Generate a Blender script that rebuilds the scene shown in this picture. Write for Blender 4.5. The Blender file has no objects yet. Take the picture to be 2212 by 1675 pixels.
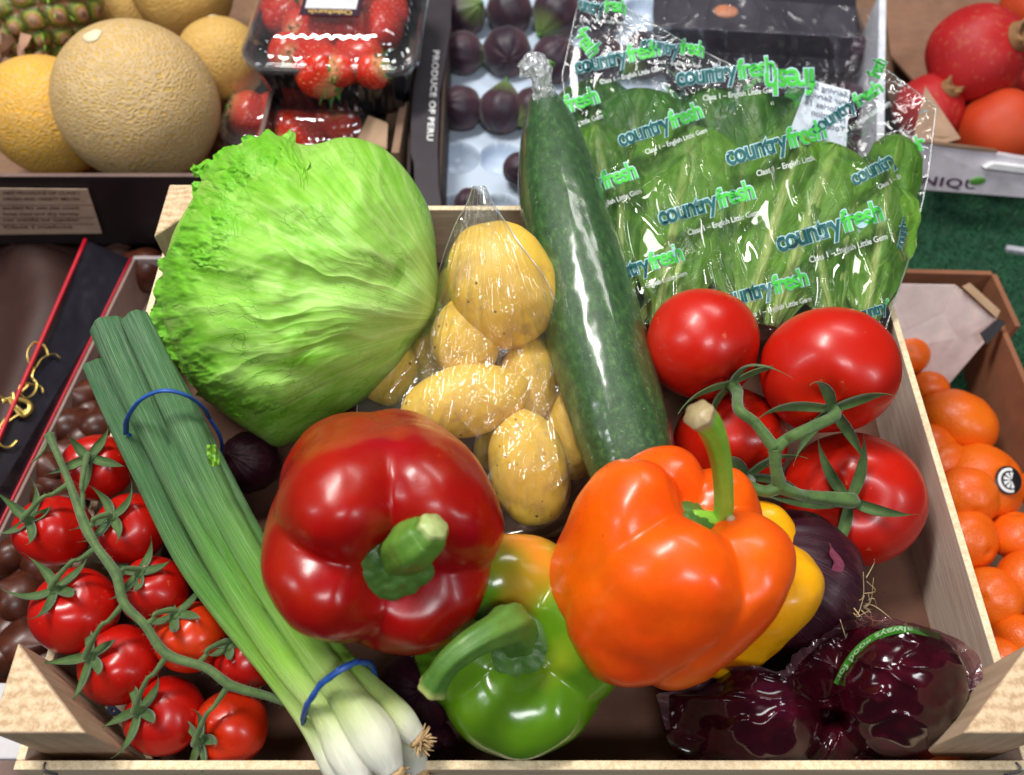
import bpy, math, random
import numpy as np
from mathutils import Vector, Matrix

# ---------------------------------------------------------------- camera, world, lamps, exposure
S = bpy.context.scene
COL = S.collection
PITCH = math.radians(57.5); FPX = 1850.0; CAMZ = 0.417; CX, CY = 1106.0, 837.5
cam_d = bpy.data.cameras.new("camera"); cam = bpy.data.objects.new("camera", cam_d); COL.objects.link(cam)
cam.location = (0, 0, CAMZ); cam.rotation_euler = (math.pi/2 - PITCH, 0, 0)
cam_d.sensor_width = 36; cam_d.sensor_fit = 'HORIZONTAL'; cam_d.lens = FPX/2212*36
cam_d.clip_start = .01; cam_d.clip_end = 50
cam_d.dof.use_dof = True; cam_d.dof.focus_distance = .39; cam_d.dof.aperture_fstop = 9.0
S.camera = cam
w = bpy.data.worlds.new("World"); S.world = w; w.use_nodes = True
bg = w.node_tree.nodes["Background"]; bg.inputs[0].default_value = (.80, .86, 1, 1); bg.inputs[1].default_value = .05
def lamp(name, loc, size, energy, color, target=(0, .22, .05)):
    l = bpy.data.lights.new(name, 'AREA'); l.shape = 'RECTANGLE'; l.size, l.size_y = size
    l.energy = energy; l.color = color
    o = bpy.data.objects.new(name, l); COL.objects.link(o); o.location = loc
    o.rotation_euler = (Vector(target)-Vector(loc)).to_track_quat('-Z', 'Y').to_euler()
    return o
lamp("ceiling_or_fill_lamp", (-.42, .60, 1.35), (.62, .20), 22, (1, .97, .92))
lamp("ceiling_or_fill_lamp", (.15, -.55, 1.45), (.55, .22), 9.0, (.96, .98, 1))
lamp("ceiling_or_fill_lamp", (1.05, -.45, .85), (.12, .40), 3.6, (.95, .97, 1))
lamp("ceiling_or_fill_lamp", (.55, 1.35, 1.6), (.9, .3), 11, (1, .97, .94))
lamp("ceiling_or_fill_lamp", (-1.2, -.1, .95), (.10, .45), 3.2, (.92, .96, 1))  # added fill from the low left, no visible source
S.view_settings.view_transform = 'Standard'; S.view_settings.look = 'None'
S.view_settings.exposure = 0.02; S.view_settings.gamma = 1; S.view_settings.use_curve_mapping = False
S.cycles.max_bounces = 10; S.cycles.transparent_max_bounces = 24; S.cycles.use_denoising = True
S.cycles.diffuse_bounces = 4; S.cycles.glossy_bounces = 3; S.cycles.transmission_bounces = 4

# ---------------------------------------------------------------- helpers
R_ = np.array([1., 0, 0]); U_ = np.array([0, math.sin(PITCH), math.cos(PITCH)]); T_ = np.array([0, -math.cos(PITCH), math.sin(PITCH)])
CAM = np.array([0, 0, CAMZ])
def W(x, y, Z):
    x, y, Z = np.broadcast_arrays(np.asarray(x, float), np.asarray(y, float), np.asarray(Z, float))
    u = (x-CX)/FPX; v = (y-CY)/FPX
    return CAM + Z[..., None]*(-T_ + u[..., None]*R_ - v[..., None]*U_)
def ZH(y, z): return (CAMZ-np.asarray(z, float))/(math.sin(PITCH)+math.cos(PITCH)*(np.asarray(y, float)-CY)/FPX)
def H(x, y, z): return W(x, y, ZH(y, z))
def cv(a, b, c): 
    v = a*R_+b*U_+c*T_; return v/np.linalg.norm(v)
def unit(v): v = np.asarray(v, float); return v/max(1e-9, np.linalg.norm(v))

_rs = np.random.RandomState(7)
_perm = _rs.permutation(512).astype(int); _grad = _rs.normal(size=(512, 3)); _grad /= np.linalg.norm(_grad, axis=1)[:, None]
def pn(p):
    p = np.asarray(p, float); i = np.floor(p).astype(int); f = p-i; s = f*f*f*(f*(f*6-15)+10)
    out = 0
    for dx in (0, 1):
        for dy in (0, 1):
            for dz in (0, 1):
                h = _perm[(_perm[(_perm[(i[..., 0]+dx) % 512]+i[..., 1]+dy) % 512]+i[..., 2]+dz) % 512]
                g = _grad[h]
                d = g[..., 0]*(f[..., 0]-dx)+g[..., 1]*(f[..., 1]-dy)+g[..., 2]*(f[..., 2]-dz)
                wx = s[..., 0] if dx else 1-s[..., 0]; wy = s[..., 1] if dy else 1-s[..., 1]; wz = s[..., 2] if dz else 1-s[..., 2]
                out = out+wx*wy*wz*d
    return out*1.6
def fbm(p, o=3):
    r = 0; a = 1
    for k in range(o): r = r+a*pn(np.asarray(p)*2**k+k*17.3); a *= .5
    return r
def n2(a, b, c=0.): 
    a, b, c = np.broadcast_arrays(np.asarray(a, float), np.asarray(b, float), np.asarray(c, float))
    return pn(np.stack([a, b, c], -1))

def wloc(o):
    v = np.zeros(3)
    while o is not None: v = v+np.array(o.location); o = o.parent
    return v
def tag(o, label=None, cat=None, group=None, kind=None):
    for k, v in (('label', label), ('category', cat), ('group', group), ('kind', kind)):
        if v: o[k] = v
    return o
def thing(name, label, cat, loc, group=None):
    o = bpy.data.objects.new(name, None); COL.objects.link(o); o.location = Vector(loc); o.empty_display_size = .01
    return tag(o, label, cat, group)
def mesh(name, V, Fc, mat, parent=None, attrs=None, smooth=True, base=None, mids=None, local=False):
    V = np.asarray(V, float).reshape(-1, 3)
    me = bpy.data.meshes.new(name)
    org = np.zeros(3) if local else (wloc(parent) if parent is not None else (np.array(base, float) if base is not None else np.array([*V.mean(0)[:2], V[:, 2].min()])))
    me.from_pydata((V-org).tolist(), [], Fc)
    for m in (mat if isinstance(mat, (list, tuple)) else [mat]): me.materials.append(m)
    if mids is not None: me.polygons.foreach_set('material_index', np.asarray(mids, np.int32))
    me.polygons.foreach_set('use_smooth', np.full(len(me.polygons), smooth))
    for k, a in (attrs or {}).items():
        a = np.asarray(a, np.float32)
        if a.ndim == 2:
            at = me.attributes.new(k, 'FLOAT_VECTOR', 'POINT'); at.data.foreach_set('vector', a.ravel())
        else:
            at = me.attributes.new(k, 'FLOAT', 'POINT'); at.data.foreach_set('value', a.ravel())
    me.update()
    o = bpy.data.objects.new(name, me); COL.objects.link(o)
    if parent is not None: o.parent = parent
    elif not local: o.location = Vector(org)
    return o
class MB:
    def __init__(s): s.v = []; s.f = []; s.n = 0; s.m = []; s.a = {}
    def add(s, V, Fc, m=0, **attrs):
        V = np.asarray(V, float).reshape(-1, 3); s.v.append(V)
        for f in Fc: s.f.append([i+s.n for i in f]); s.m.append(m)
        for k in attrs: s.a.setdefault(k, []).append(np.broadcast_to(np.asarray(attrs[k], float), (len(V),)+np.shape(attrs[k])[1:]))
        s.n += len(V); return s
    def build(s, name, mat, parent=None, **kw):
        return mesh(name, np.concatenate(s.v), s.f, mat, parent, attrs={k: np.concatenate(v) for k, v in s.a.items()}, mids=s.m, **kw)
def sph(nu, nv):
    t = np.arange(1, nv)/nv; th = np.arange(nu)/nu*2*math.pi
    T, TH = np.meshgrid(t, th, indexing='ij'); T = np.r_[0, T.ravel(), 1]; TH = np.r_[0, TH.ravel(), 0]
    F = []; top = len(T)-1
    for j in range(nu): F.append([0, 1+(j+1) % nu, 1+j])
    for i in range(nv-2):
        a = 1+i*nu; b = a+nu
        for j in range(nu): k = (j+1) % nu; F.append([a+j, a+k, b+k, b+j])
    a = 1+(nv-2)*nu
    for j in range(nu): F.append([a+j, a+(j+1) % nu, top])
    return T, TH, F
def gridf(nu, nv, wrap=False):
    F = []
    for i in range(nv-1):
        for j in range(nu-(0 if wrap else 1)):
            k = (j+1) % nu; F.append([i*nu+j, i*nu+k, (i+1)*nu+k, (i+1)*nu+j])
    return F
def catmull(P, n):
    P = np.asarray(P, float); m = len(P); P2 = np.vstack([2*P[0]-P[1], P, 2*P[-1]-P[-2]])
    t = np.linspace(0, m-1-1e-6, n); i = t.astype(int); f = (t-i)[:, None]
    a, b, c, d = P2[i], P2[i+1], P2[i+2], P2[i+3]
    return .5*(2*b+(c-a)*f+(2*a-5*b+4*c-d)*f**2+(3*b-a-3*c+d)*f**3)
def frames(C):
    T = np.gradient(C, axis=0); T /= np.linalg.norm(T, axis=1)[:, None]+1e-12
    n = np.cross(T[0], T_); 
    if np.linalg.norm(n) < .1: n = np.cross(T[0], R_)
    n = unit(n); N = []
    for t in T: n = unit(n-t*np.dot(n, t)); N.append(n)
    N = np.array(N); return T, N, np.cross(T, N)
def tube(P, r, n=40, k=12, ridge=0, nr=5, cap=True, flat=1., wob=0, seed=0):
    """P control points (world), r control radii -> V,F,t,ang"""
    P = np.asarray(P, float); r = np.broadcast_to(np.asarray(r, float), (len(P),)) if np.ndim(r) == 0 else np.asarray(r, float)
    PR = catmull(np.c_[P, r], n); C = PR[:, :3]; rr = np.abs(PR[:, 3])
    T, N, B = frames(C); th = np.arange(k)/k*2*math.pi
    TH, TT = np.meshgrid(th, np.linspace(0, 1, n))
    rad = rr[:, None]*(1+ridge*np.cos(nr*TH+seed)+wob*n2(TT*9+seed, np.cos(TH), np.sin(TH)))
    V = C[:, None, :]+rad[..., None]*(np.cos(TH)[..., None]*N[:, None, :]+flat*np.sin(TH)[..., None]*B[:, None, :])
    V = V.reshape(-1, 3); F = gridf(k, n, True); t = TT.ravel(); a = TH.ravel()
    if cap:
        V = np.vstack([V, C[0]-T[0]*rr[0]*.15, C[-1]+T[-1]*rr[-1]*.15]); t = np.r_[t, 0, 1]; a = np.r_[a, 0, 0]; m = n*k
        for j in range(k): F.append([m, (j+1) % k, j]); F.append([m+1, (n-1)*k+j, (n-1)*k+(j+1) % k])
    return V, F, t, a
def basis(ax, spin=0):
    z = unit(ax); x = np.cross(z, np.array([.13, .97, .2])); x = unit(x); y = np.cross(z, x)
    c, s = math.cos(spin), math.sin(spin)
    return np.stack([c*x+s*y, -s*x+c*y, z])      # rows
def boxm(mb, lo, hi, m=0, **kw):
    lo = np.array(lo, float); hi = np.array(hi, float)
    V = np.array([[x, y, z] for z in (lo[2], hi[2]) for y in (lo[1], hi[1]) for x in (lo[0], hi[0])])
    mb.add(V, [[0, 2, 3, 1], [4, 5, 7, 6], [0, 1, 5, 4], [2, 6, 7, 3], [0, 4, 6, 2], [1, 3, 7, 5]], m, **kw)
def slab(q, th, mb=None, m=0):
    """quad of 4 world points extruded by vector th"""
    q = np.asarray(q, float); V = np.vstack([q, q+np.asarray(th, float)])
    F = [[0, 1, 2, 3], [7, 6, 5, 4]]+[[i, i+4, (i+1) % 4+4, (i+1) % 4] for i in range(4)]
    if mb is not None: mb.add(V, F, m)
    return V, F
def bevel(o, w=.001, seg=2):
    md = o.modifiers.new('bevel', 'BEVEL'); md.width = w; md.segments = seg; md.limit_method = 'ANGLE'; return o
def text_geo(s, size=1., off=0., space=1., res=3):
    cu = bpy.data.curves.new('t', 'FONT'); cu.body = s; cu.size = size; cu.offset = off; cu.space_character = space; cu.resolution_u = res
    o = bpy.data.objects.new('t', cu); COL.objects.link(o)
    dg = bpy.context.evaluated_depsgraph_get(); me = bpy.data.meshes.new_from_object(o.evaluated_get(dg))
    V = np.array([v.co[:] for v in me.vertices]).reshape(-1, 3); F = [list(p.vertices) for p in me.polygons]
    bpy.data.objects.remove(o); bpy.data.curves.remove(cu); bpy.data.meshes.remove(me)
    return V, F

# ---------------------------------------------------------------- materials
class N:
    def __init__(s, name):
        s.m = bpy.data.materials.new(name); s.m.use_nodes = True; s.t = s.m.node_tree; s.t.nodes.clear()
        s.out = s.t.nodes.new('ShaderNodeOutputMaterial')
    def n(s, ty, **kw):
        nd = s.t.nodes.new('ShaderNode'+ty)
        for k, v in kw.items():
            if k.startswith('i_'): s.set(nd, k[2:].replace('_', ' '), v)
            else: setattr(nd, k, v)
        return nd
    def set(s, nd, key, v):
        inp = nd.inputs[int(key)] if key.isdigit() else nd.inputs[key]
        if isinstance(v, bpy.types.NodeSocket): s.t.links.new(v, inp)
        else:
            if isinstance(v, tuple) and len(v) == 3 and inp.type == 'RGBA': v = (*v, 1)
            inp.default_value = v
    def noise(s, co, scale, detail=4, rough=.55, dist=0): 
        nd = s.n('TexNoise', i_Scale=scale, i_Detail=float(detail), i_Roughness=rough, i_Distortion=dist)
        if co is not None: s.set(nd, 'Vector', co)
        return nd.outputs[0]
    def vor(s, co, scale, feature='F1', out=0, rnd=1.):
        nd = s.n('TexVoronoi', feature=feature, i_Scale=scale, i_Randomness=rnd)
        if co is not None: s.set(nd, 'Vector', co)
        return nd.outputs[out]
    def ramp(s, fac, stops):
        nd = s.n('ValToRGB'); el = nd.color_ramp.elements
        while len(el) < len(stops): el.new(.5)
        for e, (p, c) in zip(el, stops): e.position = p; e.color = (*c, 1) if len(c) == 3 else c
        s.set(nd, 'Fac', fac); return nd.outputs[0]
    def fr(s, fac, a, b, c=0., d=1.):
        nd = s.n('MapRange', i_Value=fac); 
        for i, v in enumerate((a, b, c, d)): nd.inputs[i+1].default_value = v
        return nd.outputs[0]
    def mix(s, fac, a, b, mode='MIX'):
        nd = s.n('Mix', data_type='RGBA', blend_type=mode)
        for i, v in ((0, fac), (6, a), (7, b)):
            if isinstance(v, bpy.types.NodeSocket): s.t.links.new(v, nd.inputs[i])
            else: nd.inputs[i].default_value = (*v, 1) if isinstance(v, tuple) and len(v) == 3 else v
        return nd.outputs[2]
    def math(s, op, a, b=0.): 
        nd = s.n('Math', operation=op); s.set(nd, '0', a); s.set(nd, '1', b); return nd.outputs[0]
    def obj(s, scale=(1, 1, 1), rot=(0, 0, 0)):
        tc = s.n('TexCoord'); mp = s.n('Mapping', i_Vector=tc.outputs['Object'], i_Scale=scale, i_Rotation=rot); return mp.outputs[0]
    def attr(s, name, vec=False):
        nd = s.n('Attribute', attribute_name=name); return nd.outputs['Vector'] if vec else nd.outputs['Fac']
    def scl(s, v, scale): return s.n('Mapping', i_Vector=v, i_Scale=scale).outputs[0]
    def bump(s, h, strength=.3, dist=.001, normal=None):
        nd = s.n('Bump', i_Height=h, i_Strength=strength, i_Distance=dist)
        if normal is not None: s.set(nd, 'Normal', normal)
        return nd.outputs[0]
    def bsdf(s, color, rough=.5, normal=None, sss=0, coat=0, spec=.5, ssr=(1., .3, .1), sscale=.004, coat_rough=.05, sheen=0, metal=0, out=True, coatn=None):
        b = s.n('BsdfPrincipled'); s.set(b, 'Base Color', color); s.set(b, 'Roughness', rough); s.set(b, 'Specular IOR Level', spec)
        s.set(b, 'Metallic', metal)
        if normal is not None: s.set(b, 'Normal', normal)
        if sss: s.set(b, 'Subsurface Weight', sss); s.set(b, 'Subsurface Radius', ssr); s.set(b, 'Subsurface Scale', sscale)
        if coat: s.set(b, 'Coat Weight', coat); s.set(b, 'Coat Roughness', coat_rough)
        if sheen: s.set(b, 'Sheen Weight', sheen)
        if coatn is not None: s.set(b, 'Coat Normal', coatn)
        if out: s.t.links.new(b.outputs[0], s.out.inputs[0])
        return b.outputs[0]
def simple(name, color, rough=.5, var=.15, scale=60, bump=.15, bscale=300, spec=.5, coat=0, metal=0):
    k = N(name); co = k.obj(); c2 = tuple(max(0, x*(1-var)) for x in color); c3 = tuple(min(1, x*(1+var)) for x in color)
    col = k.ramp(k.noise(co, scale), [(.3, c2), (.7, c3)])
    k.bsdf(col, rough, k.bump(k.noise(co, bscale), bump, .0006) if bump else None, spec=spec, coat=coat, metal=metal); return k.m
def film(name, tint=(1, 1, 1), base=.04, gain=.75, rough=.06, bump=.5, bscale=90, stretch=(1, 1, 1), haze=.03, hazecol=(.85, .9, .95), dist=.0015):
    k = N(name); co = k.obj(stretch)
    h = k.math('ADD', k.noise(co, bscale, 1, .4, .4), k.math('MULTIPLY', k.noise(co, bscale*2.6, 0, .5), .2))
    nb = k.bump(h, bump, dist)
    g = k.n('BsdfGlossy', i_Color=(1, 1, 1, 1), i_Roughness=rough, i_Normal=nb).outputs[0]
    t = k.n('BsdfTransparent', i_Color=(*tint, 1)).outputs[0]
    d = k.n('BsdfDiffuse', i_Color=(*hazecol, 1)).outputs[0]
    lw = k.math('POWER', k.n('LayerWeight', i_Blend=.5, i_Normal=nb).outputs['Facing'], 3.2)
    f = k.fr(lw, 0, 1, base+.045, gain)
    m0 = k.n('MixShader'); k.set(m0, '0', k.fr(k.noise(co, 25, 3), .3, .8, haze*.3, haze*1.7)); k.t.links.new(t, m0.inputs[1]); k.t.links.new(d, m0.inputs[2])
    m1 = k.n('MixShader'); k.set(m1, '0', f); k.t.links.new(m0.outputs[0], m1.inputs[1]); k.t.links.new(g, m1.inputs[2])
    k.t.links.new(m1.outputs[0], k.out.inputs[0]); return k.m

def mat_wood(name, c1=(.62, .46, .30), c2=(.78, .63, .45), stretch=(6, 90, 90), pores=.5):
    k = N(name); co = k.obj(stretch)
    g = k.noise(co, 3, 5, .6, .4); f = k.noise(k.obj(tuple(x*2.2 for x in stretch)), 5, 3)
    col = k.ramp(g, [(.3, c1), (.62, c2)]); col = k.mix(k.fr(f, .55, .75, 0, .35), col, tuple(x*.55 for x in c1))
    big = k.noise(k.obj(), 30, 3); col = k.mix(k.fr(big, .35, .75, 0, .30), col, (.50, .36, .25))
    k.bsdf(col, .72, k.bump(k.math('ADD', g, f), .35, .0005), spec=.3); return k.m
def mat_endgrain(name):
    k = N(name); co = k.obj()
    g = k.noise(co, 400, 4, .7); r = k.vor(k.obj((1, 1, .2)), 60, 'SMOOTH_F1')
    wv = k.n('TexWave', wave_type='RINGS', i_Scale=70., i_Distortion=6., i_Vector=co).outputs['Fac']
    col = k.ramp(k.math('ADD', k.math('MULTIPLY', g, .7), k.math('MULTIPLY', wv, .10)), [(.3, (.46, .31, .18)), (.45, (.68, .50, .32)), (.75, (.78, .62, .43))])
    k.bsdf(col, .8, k.bump(g, .6, .0008), spec=.2); return k.m
M = {}
M['wood'] = mat_wood('pale_plywood'); M['woodY'] = mat_wood('pale_plywood_side', stretch=(90, 6, 90), c1=(.50, .38, .31), c2=(.62, .50, .42)); M['post'] = mat_wood('post_wood', stretch=(60, 60, 6), c1=(.40, .27, .17), c2=(.58, .42, .28)); M['end'] = mat_endgrain('sawn_end_grain')
k = N('plywood_edge'); co = k.obj(); s_ = k.noise(k.obj((60, 60, 60)), 8, 4, .7); sp = k.noise(co, 900, 2)
col = k.ramp(s_, [(.35, (.66, .49, .29)), (.6, (.86, .71, .48))]); col = k.mix(k.fr(sp, .6, .75, 0, .3), col, (.36, .24, .14)); k.bsdf(col, .85, k.bump(sp, .5, .0005), spec=.2); M['edge'] = k.m
k = N('hardboard_base'); co = k.obj(); f = k.noise(k.obj((1, 5, 1)), 160, 4, .7, 1.); col = k.ramp(k.noise(co, 30, 3), [(.3, (.105, .045, .028)), (.7, (.18, .085, .055))])
col = k.mix(k.fr(f, .62, .72, 0, .8), col, (.07, .03, .02)); k.bsdf(col, .7, k.bump(f, .3, .0004), spec=.3); M['base'] = k.m

def fruit(name, c1, c2, rough=.2, sss=.25, coat=.35, nscale=20, speck=None, bumps=.04, bscale=500, ssr=(1., .25, .08), spec=.45, extra=None, wobble=.12):
    k = N(name); co = k.obj()
    col = k.ramp(k.noise(co, nscale, 3), [(.35, c1), (.68, c2)])
    if speck: col = k.mix(k.fr(k.noise(co, speck[1], 2), speck[2], speck[2]+.06, 0, speck[3]), col, speck[0])
    if extra: col = extra(k, col, co)
    h = k.math('ADD', k.math('MULTIPLY', k.noise(co, bscale, 2), .25), k.math('MULTIPLY', k.noise(co, 45, 2), wobble*8))
    k.bsdf(col, k.fr(k.noise(co, 35, 4), .3, .75, rough*.8, rough*1.5), k.bump(h, bumps*4, .0008), sss=sss, coat=coat, spec=spec, ssr=ssr, coat_rough=.12); return k.m
# ---------------------------------------------------------------- the wooden crate
RIM = .047
def rimx(side, y):   # not used for placement, crate is a plain box
    pass
XL, XR, YF, YB = -.1955, .2050, .0585, .360
TH = .0036
crate = thing('wooden_crate', 'shallow pale wooden crate with triangular corner posts holding the vegetables', 'crate', ((XL+XR)/2, (YF+YB)/2, -.006))
def panel(name, lo, hi, mats, top_axis=2, parent=crate):
    mb = MB(); boxm(mb, lo, hi)
    mb.m = [0, 1, 0, 0, 0, 0]
    o = mb.build(name, mats, parent, smooth=False); return bevel(o, .0005, 2)
panel('front_panel', (XL-TH, YF-TH, -.006), (XR+TH+.004, YF, RIM), [M['wood'], M['edge']])
panel('back_panel', (XL-TH, YB, -.006), (XR+TH, YB+TH, RIM), [M['wood'], M['edge']])
panel('side_panel', (XL-TH, YF, -.006), (XL, YB, RIM), [M['woodY'], M['edge']])
panel('side_panel', (XR, YF, -.006), (XR+TH, YB, RIM), [M['woodY'], M['edge']])
mb = MB(); boxm(mb, (XL, YF, -.006), (XR, YB, 0)); mb.build('base_board', M['base'], crate, smooth=False)
def post(x, y, sx, sy, hx, hy, top):
    a = np.array([[x, y], [x+sx*hx, y], [x, y+sy*hy]]); n_ = 10
    mb = MB(); V = []
    for z in (0.0005, top): V += [[*p, z] for p in a]
    o_ = [0, 1, 2] if sx*sy > 0 else [0, 2, 1]
    F = [[o_[2], o_[1], o_[0]], [3+o_[0], 3+o_[1], 3+o_[2]]]+[[o_[i], o_[(i+1) % 3], 3+o_[(i+1) % 3], 3+o_[i]] for i in range(3)]
    mb.add(V, F); mb.m = [0, 1, 0, 0, 0]
    return bevel(mb.build('corner_post', [M['post'], M['end']], crate, smooth=False), .0012, 3)
post(XL+.0003, YF+.0045, 1, 1, .036, .034, RIM+.031); post(XR-.0003, YF+.0045, -1, 1, .036, .034, RIM+.031)
post(XL+.0003, YB-.0003, 1, -1, .036, .040, RIM+.021); post(XR-.0003, YB-.0003, -1, -1, .030, .032, RIM+.021)
# wire staples pressed over the front rim
stp = simple('staple_steel', (.18, .18, .2), .35, metal=.9, bump=0)
for px in (98, 2196):
    p = H(px, 1652, RIM); x = p[0]
    P = [(x, YF-.0012, RIM-.001), (x, YF-.0014, RIM+.0006), (x+.0006, YF-TH-.0004, RIM+.0005), (x+.004*(1 if px < 1000 else -1), YF-TH-.0012, RIM-.004)]
    V, F, t, a = tube(P, .0005, 20, 8); mesh('staple', V, F, stp, crate)
# stamped letter on the inner wall
lm = simple('stencil_ink', (.04, .05, .11), .8, bump=0)
tag_ = N('stamped_plaque'); tag_.bsdf(tag_.ramp(tag_.noise(tag_.obj(), 90, 3), [(.3, (.62, .52, .40)), (.7, (.78, .69, .54))]), .8); 
plq = thing('wood_offcut', 'pale offcut with a blue stamped letter in the front left corner', 'wood offcut', H(255, 1560, .006))
c0 = H(250, 1556, .012)
q = [H(214, 1528, .014), H(272, 1520, .014), H(330, 1640, .010), H(262, 1640, .010)]
V, F = slab(q, (0, 0, -.003)); bevel(mesh('board', V, F, M['wood'], plq, smooth=False), .0004)
tv, tf = text_geo('A', .011, .0003)
ex = unit(np.array(q[1])-q[0]); ey = unit(np.array(q[0])-q[3]); nn = unit(np.cross(ex, ey)); 
mesh('letter', H(233, 1556, .0127)+tv[:, :1]*ex*1.2+tv[:, 1:2]*ey+nn*.0014, tf, lm, plq, smooth=False)

# ---------------------------------------------------------------- tomatoes
red = fruit('tomato_skin', (.47, .007, .003), (.36, .005, .0025), .27, .3, .15, speck=((.75, .25, .12), 260, .70, .25))
redo = fruit('tomato_skin_orange', (.60, .038, .004), (.48, .015, .003), .27, .3, .15, speck=((.8, .3, .1), 300, .72, .2))
beef = fruit('large_tomato_skin', (.54, .013, .003), (.45, .008, .003), .29, .3, .12, nscale=16, speck=((.85, .30, .12), 220, .71, .25))
def vinemat(name, a, b):
    k = N(name); co = k.obj(); col = k.ramp(k.noise(co, 140, 4, .6), [(.3, a), (.7, b)])
    k.bsdf(col, .6, k.bump(k.noise(co, 700, 3), .5, .0004), sheen=.25, spec=.3); return k.m
vine = vinemat('vine_green', (.045, .090, .024), (.100, .165, .045)); sepm = vinemat('sepal_green', (.030, .072, .016), (.075, .140, .032))
vine2 = vinemat('large_vine_green', (.042, .10, .022), (.095, .18, .042))
def tomato_geo(c, r, ax, sq=.92, lob=.02, n=64, seed=0):
    T, TH, F = sph(n, n*3//4); ph = T*math.pi
    rho = np.sin(ph); z = -np.cos(ph)*sq
    top = np.exp(-((ph-math.pi)/.42)**2); z = z-top*.16; bot = np.exp(-(ph/.3)**2); z = z+bot*.05
    rr = rho*(1+lob*np.cos(5*TH+seed)*np.clip(z, 0, 1)+.02*np.cos(2*TH+seed*2))
    z = z*(1+.06*np.cos(2*TH+seed))
    B = basis(ax, seed); L = np.stack([rr*np.cos(TH), rr*np.sin(TH), z], 1)
    L *= 1+.012*n2(L[:, 0]*2+seed, L[:, 1]*2, L[:, 2]*2)[:, None]
    return c+r*(L @ B), F
def calyx_geo(p, ax, length, width, n=5, seed=0, curl=.5, thick=.0005, droop=.18, mb=None):
    B = basis(ax, seed*1.7); mb = mb or MB(); rnd = random.Random(int(seed*100)+5)
    for i in range(n):
        a = 2*math.pi*(i+rnd.uniform(-.16, .16))/n; L = length*rnd.uniform(.8, 1.15); cu = curl*rnd.uniform(.3, 1.5); sd = rnd.uniform(-.35, .35)
        m = 14; s = np.linspace(0, 1, m); wd = width*np.clip(np.sin(math.pi*np.clip(s*.86+.2, 0, 1))**.8, 0, 1)*(1-s**3); wd[-1] = width*.02
        x = L*s*(1-.12*s*s); z = -droop*L*(s**1.1)*(1-s)*1.2+cu*L*s**2.6; y = sd*L*s**2
        C = np.stack([x, y, z+.0006], 1)
        side = np.array([-1, -.35, 0, .35, 1]); lift = np.array([.25, .02, -.10, .02, .25])
        V = C[:, None, :]+np.stack([0*wd[:, None]*side, wd[:, None]*side*.5, wd[:, None]*lift*.6], -1)
        V = V.reshape(-1, 3); ca, sa = math.cos(a), math.sin(a); Rm = np.array([[ca, sa, 0], [-sa, ca, 0], [0, 0, 1]])
        V = (V @ Rm) @ B+p
        V2 = V-thick*B[2]; F = gridf(5, m); nn_ = len(V); F2 = [[j+nn_ for j in reversed(f)] for f in F]
        edge = [(r_*5, (r_+1)*5) for r_ in range(m-1)]
        F3 = [[b, a_, a_+nn_, b+nn_] for a_, b in edge]+[[a_+4, b+4, b+4+nn_, a_+4+nn_] for a_, b in edge]
        mb.add(np.vstack([V, V2]), F+F2+F3)
    # central knob
    T, TH, F = sph(14, 8); V = np.stack([np.sin(T*math.pi)*np.cos(TH), np.sin(T*math.pi)*np.sin(TH), -np.cos(T*math.pi)*.6], 1)*width*.55
    mb.add(V @ B+p+B[2]*.0004, F); return mb
def hairs(mb, P, r, count, seed, L=.0013):
    rnd = np.random.RandomState(seed); C = catmull(P, 200)
    T, Nn, B = frames(C)
    for _ in range(count):
        i = rnd.randint(200); a = rnd.rand()*6.28; d = math.cos(a)*Nn[i]+math.sin(a)*B[i]; d = unit(d+rnd.normal(size=3)*.3)
        b = C[i]+d*r*.9; t = b+d*L*rnd.uniform(.5, 1.2); s = T[i]*.00009; q = np.cross(d, T[i])*.00009
        mb.add([b-s-q, b+s-q, b+q, t], [[0, 1, 3], [1, 2, 3], [2, 0, 3]])
hz = lambda y: np.interp(y, [1000, 1200, 1320, 1450, 1600], [.063, .060, .054, .044, .032])
ct = [(212, 1010, 73, 224, 984), (115, 1147, 77, 98, 1112), (283, 1141, 77, 270, 1106), (163, 1319, 91, 152, 1256), (333, 1276, 72, 322, 1226),
      (258, 1436, 86, 229, 1395), (412, 1376, 77, 394, 1315), (530, 1432, 62, 506, 1385), (356, 1546, 84, 329, 1508), (499, 1572, 80, 455, 1573)]
tr = thing('cherry_tomato_truss', 'truss of cherry tomatoes on a hairy green vine over the left corner of the crate', 'tomatoes', H(300, 1330, 0))
CT = []
for i, (x, y, r, ax_, ay) in enumerate(ct):
    z = hz(y); Z = ZH(y, z); c = W(x, y, Z); rm = r*Z/FPX; ox, oy = (ax_-x)/r, (ay-y)/r
    n = cv(ox, -oy, math.sqrt(max(.05, 1-ox*ox-oy*oy))); p = c+n*rm*.93; CT.append((c, rm, n, p))
    V, F = tomato_geo(c, rm, n, 1.0+.05*math.sin(i*2.1), .007, 64, i)
    t_ = mesh('tomato', V, F, redo if i in (9, 6) else red, tr)
    cm = calyx_geo(p, n, rm*1.15, .0044, 5, i+.3, .42); cm.build('calyx', sepm, t_)
stemP = [(106, 940), (118, 968), (150, 1045), (184, 1136), (208, 1181), (250, 1240), (267, 1302), (312, 1350), (360, 1413), (444, 1443), (500, 1482), (576, 1504), (640, 1528)]
SP = np.array([H(x, y, hz(y)+.021-(.004 if y > 1490 else 0)) for x, y in stemP])
mb = MB(); V, F, t, a = tube(SP, [.0021, .0015, .0015, .0021, .0017, .0021, .0018, .0017, .0019, .0017, .0019, .0016, .0014], 150, 14, .06, 5, wob=.05); mb.add(V, F)
hairs(mb, SP, .0021, 420, 3)
node = [3, 3, 3, 4, 5, 6, 8, 9, 8, 10]
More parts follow.
